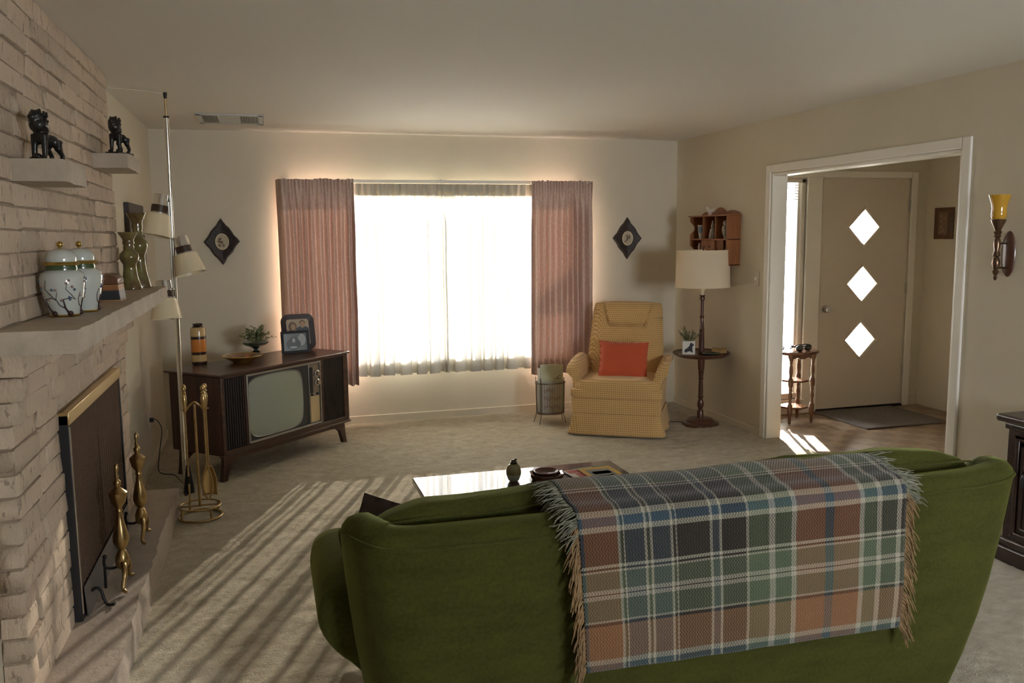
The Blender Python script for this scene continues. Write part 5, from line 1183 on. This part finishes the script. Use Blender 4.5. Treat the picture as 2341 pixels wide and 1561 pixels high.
mwp = mat('white_bisque', (0.62, 0.57, 0.52), 0.4, var=0.2, vscale=30)
def bird(o): obj('head', MB().ell((-0.018, 0.012, 0.058), (0.014, 0.014, 0.014), 12, 8), mwp, o, smooth=180); obj('tail', MB().tube([(0.0, -0.02, 0.03), (0.005, -0.05, 0.055)], [0.012, 0.005], 8), mwp, o, smooth=60)
figurine('white_bird_figurine', 'white bird figurine standing on top of the wall shelf', 0.055, 0.412, -0.075, [(0.0, 0), (0.018, 0), (0.014, 0.010), (0.024, 0.028), (0.022, 0.048), (0.0, 0.060)], mwp, bird)
figurine('small_white_figurine', 'tiny white figurine in the lower cubby by the scalloped side', 0.220, 0.1055, -0.075, [(0.0, 0), (0.020, 0), (0.014, 0.02), (0.018, 0.045), (0.010, 0.058), (0.012, 0.070), (0.0, 0.080)], mwp)
figurine('small_white_figurine', 'tiny white figurine in the lower cubby by the flat orange side', -0.245, 0.1055, -0.075, [(0.0, 0), (0.022, 0), (0.022, 0.02), (0.014, 0.040), (0.016, 0.055), (0.0, 0.066)], mwp)
swt = thing('light_switch', 'beige light switch plate on the wall by the entry opening', 'switch', (XR, 5.848, 1.24))
obj('plate', MB().box(-0.006, 0.0, -0.036, 0.036, -0.058, 0.058), M['wall'], swt, bevel=0.003); obj('toggle', MB().box(-0.016, -0.005, -0.006, 0.006, -0.012, 0.012), M['trim'], swt, bevel=0.002)

# sconce
SCN = (XR, 3.510, 1.473)
so = thing('wall_sconce', 'dark brass wall sconce with an amber glass cup', 'sconce', SCN)
obj('back_plate', MB().lathe([(0.0, 0.016), (0.026, 0.016), (0.033, 0.012), (0.040, 0.008), (0.043, 0.0)], n=40, M=Matrix.Rotation(-PI/2, 4, 'Y')), M['mahog'], so, smooth=40)
bpo = so.children[0]; bpo.scale = (1, 1, 2.75)
SCB = mat('antique_brass_dark', (0.17, 0.105, 0.065), 0.3, 0.9, var=0.3, vscale=30)
cx_ = -0.094
obj('torch', MB().lathe([(0.0, -0.135), (0.007, -0.128), (0.010, -0.115), (0.006, -0.108), (0.013, -0.098), (0.016, -0.088), (0.010, -0.078), (0.014, -0.068), (0.020, -0.045), (0.016, -0.025), (0.011, -0.015), (0.018, -0.005), (0.015, 0.008), (0.011, 0.02), (0.017, 0.050), (0.014, 0.075), (0.010, 0.082), (0.018, 0.092), (0.013, 0.100), (0.020, 0.112), (0.014, 0.122), (0.019, 0.134), (0.030, 0.158), (0.034, 0.168), (0.036, 0.176), (0.0, 0.178)], (cx_, -0.016, 0), 24), SCB, so, smooth=40)
obj('amber_cup', MB().lathe([(0.0, 0.178), (0.030, 0.178), (0.036, 0.190), (0.036, 0.210), (0.034, 0.230), (0.038, 0.255), (0.052, 0.300), (0.049, 0.300), (0.034, 0.255), (0.030, 0.215), (0.0, 0.200)], (cx_, -0.016, 0), 28), M['amber'], so, smooth=50)
for z in (-0.070, 0.055): obj('arm', MB().tube([(0.0, 0.0, z), (cx_, -0.016, z)], 0.005, 8), SCB, so, smooth=50)

# ================================================================== entry
em = obj('door_mat', MB().box(4.62, 5.44, 5.665, 6.375, 0.0, 0.014), M['mat'], None, bevel=0.004, off=(5.03, 6.02, 0)); em.location = (5.03, 6.02, 0); tag(em, 'grey-brown door mat on the entry floor in front of the door', 'mat')
ST = (4.262, 6.150, 0.0)
st = thing('plant_stand', 'small turned-leg wooden stand with two lower shelves in the entry', 'side table', ST)
ov = lambda rx, ry, n=48, wob=0.0: [((rx + wob * math.cos(8 * 2*PI*k/n)) * math.cos(2*PI*k/n), (ry + wob * math.cos(8 * 2*PI*k/n)) * math.sin(2*PI*k/n)) for k in range(n)]
obj('top', MB().prism(ov(0.205, 0.165), 0.588, 0.608, 'z'), M['oakleg'], st, bevel=0.007)
obj('apron', MB().prism([(-0.115, 0.588), (-0.115, 0.565), (-0.08, 0.548), (-0.05, 0.560), (-0.02, 0.545), (0.02, 0.545), (0.05, 0.560), (0.08, 0.548), (0.115, 0.565), (0.115, 0.588)], -0.110, -0.098, 'y').prism([(-0.115, 0.588), (-0.115, 0.565), (-0.05, 0.555), (0.0, 0.545), (0.05, 0.555), (0.115, 0.565), (0.115, 0.588)], 0.098, 0.110, 'y'), M['oakleg'], st)
LEGP = [(0.009, 0.0), (0.013, 0.03), (0.012, 0.06), (0.018, 0.075), (0.021, 0.10), (0.021, 0.155), (0.013, 0.170), (0.011, 0.20), (0.016, 0.235), (0.012, 0.275), (0.015, 0.29), (0.012, 0.305), (0.019, 0.32), (0.021, 0.335), (0.021, 0.375), (0.013, 0.39), (0.012, 0.41), (0.017, 0.44), (0.016, 0.47), (0.010, 0.505), (0.015, 0.515), (0.012, 0.525), (0.018, 0.545), (0.026, 0.565), (0.028, 0.588)]
for x in (-0.105, 0.105):
    for y in (-0.10, 0.10): obj('leg', MB().lathe(LEGP, (x, y, 0), 16), M['oakleg'], st, smooth=40)
for z in (0.345, 0.118): obj('shelf', MB().prism(ov(0.112, 0.108, 48, 0.005), z, z + 0.016, 'z'), M['oakleg'], st, bevel=0.004)
gl = thing('sunglasses', 'dark folded sunglasses lying on the entry stand', 'sunglasses', (4.290, 6.070, 0.6095), 0.3); gl.scale = (1.45, 1.45, 1.45)
mbk = mat('glossy_black_frame', (0.015, 0.016, 0.018), 0.12, coat=0.6)
for s in (-1, 1):
    obj('lens', MB().ell((s * 0.036, 0.0, 0.018), (0.034, 0.010, 0.020), 20, 10), mbk, gl, smooth=180)
    obj('temple', MB().tube(catmull([(s * 0.066, 0.006, 0.026), (s * 0.070, 0.035, 0.030), (s * 0.02, 0.065, 0.024), (-s * 0.03, 0.075, 0.010)], 5), 0.004, 6), mbk, gl, smooth=60)
obj('bridge', MB().tube([(-0.010, 0, 0.026), (0, -0.003, 0.030), (0.010, 0, 0.026)], 0.004, 6), mbk, gl, smooth=60)
ky = thing('key_ring', 'bunch of dark keys and strap lying beside the sunglasses', 'keys', (4.128, 6.200, 0.6085), 0.9); ky.scale = (1.3, 1.3, 1.3)
obj('strap', MB().tube(catmull([(0, 0, 0.006), (0.04, 0.02, 0.020), (0.07, 0.0, 0.024), (0.05, -0.03, 0.012), (0.0, -0.03, 0.006)], 6), 0.006, 6), mbk, ky, smooth=60)
obj('ring', MB().tube([(0.018 * math.cos(a * PI/10) - 0.015, 0.018 * math.sin(a * PI/10), 0.004) for a in range(20)], 0.002, 6, True), M['steel'], ky)
for k in range(3): obj('key', MB().box(-0.05 - 0.01 * k, -0.015, -0.012 + 0.010 * k, -0.005 + 0.010 * k, 0.002 + 0.003 * k, 0.004 + 0.003 * k), M['steel'], ky)
pc = thing('flower_plaque', 'small framed pressed-flower plaque on the entry side wall', 'picture', (FX1, 6.168, 1.66))
obj('frame', MB().box(-0.018, 0.0, -0.108, 0.108, -0.137, 0.137), M['plaque'], pc, bevel=0.004)
obj('panel', MB().box(-0.020, -0.017, -0.048, 0.056, -0.10, 0.10), mat('cream_brown_panel', (0.20, 0.12, 0.07), 0.5, var=0.2, vscale=30), pc)
fw = MB()
for k, (y, z, r) in enumerate(((0.02, 0.06, 0.018), (-0.012, 0.045, 0.016), (0.015, 0.02, 0.020), (-0.015, 0.0, 0.014), (0.018, -0.03, 0.016), (-0.005, -0.06, 0.018), (0.03, -0.075, 0.010))):
    fw.ell((-0.021, y, z), (0.004, r, r), 10, 6)
obj('flowers', fw, mat('dried_petal', (0.30, 0.20, 0.13), 0.6), pc, smooth=180)

# ================================================================== sideboard
SDB = (3.52, 2.45, 0)
sb = thing('sideboard', 'dark carved wood sideboard with moulded panels against the wall', 'sideboard', SDB)
bX = 3.372; y1_ = 3.150; y0_ = 1.55
obj('carcass', MB().box(bX, XR - 0.016, y0_, y1_, 0.10, 0.675), M['darkoak'], sb, bevel=0.003, off=SDB)
obj('plinth', MB().box(bX - 0.024, XR - 0.016, y0_ - 0.02, y1_ + 0.02, 0.0, 0.085), M['darkoak'], sb, bevel=0.010, off=SDB)
obj('base_moulding', MB().box(bX - 0.016, XR - 0.016, y0_ - 0.014, y1_ + 0.014, 0.083, 0.125), M['darkoak'], sb, bevel=0.012, segs=3, off=SDB)
obj('frieze_moulding', MB().box(bX - 0.016, XR - 0.016, y0_ - 0.012, y1_ + 0.012, 0.655, 0.690), M['darkoak'], sb, bevel=0.010, segs=3, off=SDB)
obj('top', MB().box(bX - 0.042, XR - 0.016, y0_ - 0.035, y1_ + 0.040, 0.690, 0.727), M['darkoak'], sb, bevel=0.012, segs=3, off=SDB)
for k in range(3):
    a, b = y1_ - 0.06 - k * 0.50 - 0.44, y1_ - 0.06 - k * 0.50
    dr = obj('door_panel', MB().box(bX - 0.006, bX + 0.01, a, b, 0.15, 0.63), M['darkoak'], sb, bevel=0.003, off=SDB)
    for i, w in ((0.0, 0.012), (0.030, 0.008)):
        q = MB(); 
        for (c0, c1, d0, d1) in ((a+i, b-i, 0.15+i, 0.15+i+0.018), (a+i, b-i, 0.63-i-0.018, 0.63-i), (a+i, a+i+0.018, 0.15+i, 0.63-i), (b-i-0.018, b-i, 0.15+i, 0.63-i)): q.box(bX - 0.006 - w, bX - 0.004, c0, c1, d0, d1)
        obj('moulding', q, M['darkoak'], dr, bevel=0.005, off=SDB)
    obj('pull', MB().tube(catmull([(bX - 0.02, b - 0.07, 0.47), (bX - 0.04, b - 0.07, 0.45), (bX - 0.04, b - 0.07, 0.41), (bX - 0.02, b - 0.07, 0.39)], 4), 0.006, 8).ell((bX - 0.014, b - 0.07, 0.43), (0.010, 0.018, 0.05), 10, 8), M['iron'], dr, smooth=60, off=SDB)
try_ = obj('flat_tray', MB().prism(ov(0.10, 0.14), 0.0, 0.010, 'z'), M['blackpaint'], None, bevel=0.003); try_.location = (3.53, 3.02, 0.727); tag(try_, 'thin dark oval tray lying on the carved sideboard', 'tray')

# ================================================================== walls and ceiling fixtures
def diamond_plaque(label, x, z, hw_, hh_, seed):
    o = thing('diamond_plaque', label, 'wall plaque', (x, YB, z), 0, 'dark diamond plaques either side of the window')
    rnd = random.Random(seed); P = []
    cs = [(0, -hh_), (hw_, 0), (0, hh_), (-hw_, 0)]
    for i in range(4):
        a, b = cs[i], cs[(i+1) % 4]
        for k in range(7):
            t = k / 7; w = 0.004 * math.sin(t * PI * 4 + seed) * (0 < k < 7)
            nx, nz = (b[1]-a[1]), -(b[0]-a[0]); l = math.hypot(nx, nz); P.append((a[0] + (b[0]-a[0])*t + nx/l*w, a[1] + (b[1]-a[1])*t + nz/l*w))
    n = len(P); mb = MB(); lay_ = [(1.0, 0.0), (1.0, -0.016), (0.90, -0.026), (0.62, -0.018), (0.50, -0.014)]
    vs = [(x_*s, y, z_*s) for s, y in lay_ for x_, z_ in P]
    fs = [(r*n+i, r*n+(i+1) % n, (r+1)*n+(i+1) % n, (r+1)*n+i) for r in range(len(lay_)-1) for i in range(n)] + [tuple((len(lay_)-1)*n + i for i in range(n))]
    mb.add(vs, fs); obj('carved_board', mb, mat('dark_carved_resin', (0.035, 0.023, 0.020), 0.5, var=0.3, vscale=30, bump=0.6, bscale=45, bdist=0.008), o, smooth=30)
    obj('cameo_rim', MB().tube([(0.049 * math.cos(a * PI/18), -0.022, 0.062 * math.sin(a * PI/18)) for a in range(36)], 0.004, 6, True), M['cream'], o, smooth=60)
    d = MB(); d.add([(0.048 * math.cos(a * PI/18), -0.020, 0.061 * math.sin(a * PI/18)) for a in range(36)], [tuple(range(36))]); cm_ = obj('cameo', d, mat('cameo_cream', (0.48, 0.41, 0.30), 0.5), o)
    pic = MB()
    for q in range(7): pic.ell((rnd.uniform(-0.022, 0.022), -0.0205, rnd.uniform(-0.03, 0.028)), (rnd.uniform(0.005, 0.012), 0.0012, rnd.uniform(0.006, 0.016)), 8, 5)
    obj('cameo_print', pic, mat('sepia_print', (0.20, 0.14, 0.09), 0.6), cm_, smooth=180); return o
diamond_plaque('dark carved diamond plaque with a cream cameo, on the wall above the banded vase', -0.332, 1.567, 0.137, 0.185, 1)
diamond_plaque('dark carved diamond plaque with a cream cameo, on the wall above the recliner', 3.184, 1.557, 0.141, 0.190, 2)
vt = thing('ceiling_vent', 'white metal ceiling air vent with two louvred sections', 'vent', (-0.198, 6.50, ZC))
vw, vd = 0.222, 0.250; M['vent'] = mat('vent_grey_white', (0.60, 0.62, 0.62), 0.4)
obj('frame', MB().box(-vw, vw, -vd, -vd + 0.05, -0.010, 0).box(-vw, vw, vd - 0.05, vd, -0.010, 0).box(-vw, -vw + 0.035, -vd, vd, -0.010, 0).box(vw - 0.035, vw, -vd, vd, -0.010, 0), M['vent'], vt, bevel=0.003)
obj('centre_plate', MB().box(-0.080, 0.065, -vd + 0.05, vd - 0.05, -0.007, 0), M['vent'], vt)
obj('duct', MB().box(-vw + 0.02, vw - 0.02, -vd + 0.03, vd - 0.03, -0.0015, -0.0005), mat('dark_duct', (0.10, 0.13, 0.16), 0.6), vt)
for x0, x1 in ((-vw + 0.035, -0.080), (0.065, vw - 0.035)):
    for k in range(11):
        x = x0 + (x1 - x0) * (k + 0.5) / 11; q = MB(); q.add([(x - 0.0035, -vd + 0.05, -0.002), (x + 0.003, -vd + 0.05, -0.009), (x + 0.003, vd - 0.05, -0.009), (x - 0.0035, vd - 0.05, -0.002)], [(0, 1, 2, 3)]); obj('louvre', q, M['white'], vt, solid=0.001)
LF = (XL, 6.10, 1.56)
lf_ = thing('wall_frame', 'dark thick picture frame on the wall behind the candlesticks', 'picture frame', LF)
fy, fz = 0.335, 0.262
obj('frame', MB().box(0, 0.030, -fy, fy, fz - 0.06, fz).box(0, 0.030, -fy, fy, -fz, -fz + 0.06).box(0, 0.030, -fy, -fy + 0.06, -fz + 0.06, fz - 0.06).box(0, 0.030, fy - 0.06, fy, -fz + 0.06, fz - 0.06), fdk, lf_, bevel=0.004)
obj('picture', MB().box(0, 0.010, -fy + 0.05, fy - 0.05, -fz + 0.05, fz - 0.05), mat('muted_landscape_print', (0.30, 0.27, 0.22), 0.3, var=0.4, vscale=5), lf_)

# magazine rack
MR = (2.275, 6.735, 0.0)
mg = thing('magazine_rack', 'round wire magazine rack with white patterned panels by the recliner', 'magazine rack', MR)
ell = lambda r, z, n=40: [(r * 1.0 * math.cos(2*PI*k/n), r * 0.72 * math.sin(2*PI*k/n), z) for k in range(n)]
mwire = mat('grey_brown_wire', (0.16, 0.14, 0.11), 0.4, 0.7)
obj('top_ring', MB().tube(ell(0.128, 0.352), 0.005, 6, True), mwire, mg, smooth=60)
obj('bottom_ring', MB().tube(ell(0.118, 0.095), 0.007, 6, True), mwire, mg, smooth=60)
obj('floor_plate', MB().prism([(x, y) for x, y, _ in ell(0.117, 0)], 0.086, 0.094, 'z'), mwire, mg)
for a in (0.5, 2.64, 3.8, 5.6): obj('leg', MB().tube([(0.132 * math.cos(a), 0.098 * math.sin(a), 0.40), (0.120 * math.cos(a), 0.088 * math.sin(a), 0.10), (0.150 * math.cos(a), 0.112 * math.sin(a), 0.006)], 0.0032, 6), mwire, mg, smooth=60)
wr = MB()
for k in range(34): a = 2*PI*k/34; wr.tube([(0.122 * math.cos(a), 0.088 * math.sin(a), 0.095), (0.127 * math.cos(a), 0.0915 * math.sin(a), 0.352)], 0.0013, 4)
obj('wire_side', wr, mwire, mg)
rec1 = thing('record_sleeve', 'pale green-white record sleeve standing in the wire rack', 'record sleeve', (2.285, 6.715, 0.100), -0.12)
R_ = Matrix.Rotation(-0.05, 3, 'X'); mb = MB().box(-0.098, 0.098, -0.006, 0.006, 0.0, 0.405); mb.v = [tuple(R_ @ Vector(v)) for v in mb.v]; obj('sleeve', mb, mat('pale_green_card', (0.50, 0.52, 0.38), 0.5), rec1)
mb = MB()
for k in range(6): mb.ell((0.03 + 0.02 * (k % 3), -0.0075, 0.285 + 0.012 * (k // 3) * (k % 3)), (0.005, 0.001, 0.005), 8, 5)
mb.v = [tuple(R_ @ Vector(v)) for v in mb.v]; obj('dot_print', mb, M['photo_dark'], rec1)
rec2 = thing('record_sleeve', 'white record sleeve standing behind the pale green one in the rack', 'record sleeve', (2.265, 6.745, 0.100), -0.10)
obj('sleeve', MB().box(-0.096, 0.096, -0.004, 0.004, 0.0, 0.375), M['paper'], rec2)
rec3 = thing('record_sleeve', 'grey-white flower-printed sleeve lowest in the wire rack', 'record sleeve', (2.275, 6.688, 0.096), -0.12)
obj('sleeve', MB().box(-0.088, 0.088, -0.003, 0.003, 0.0, 0.265), mat('grey_white_card', (0.44, 0.42, 0.36), 0.5), rec3)
fl3 = MB(); rr3 = random.Random(2)
for k in range(13): fl3.tube([(rr3.uniform(-0.03, 0.03) * 0 + cx3 + r3 * math.cos(t * PI/6), -0.0036, cz3 + r3 * math.sin(t * PI/6)) for cx3, cz3, r3 in [(-0.06 + 0.03 * (k % 5), 0.05 + 0.07 * (k // 5) + 0.01 * (k % 2), 0.011)] for t in range(12)], 0.0018, 4, True)
obj('flower_print', fl3, mat('faded_rose_print', (0.26, 0.13, 0.11), 0.6), rec3)
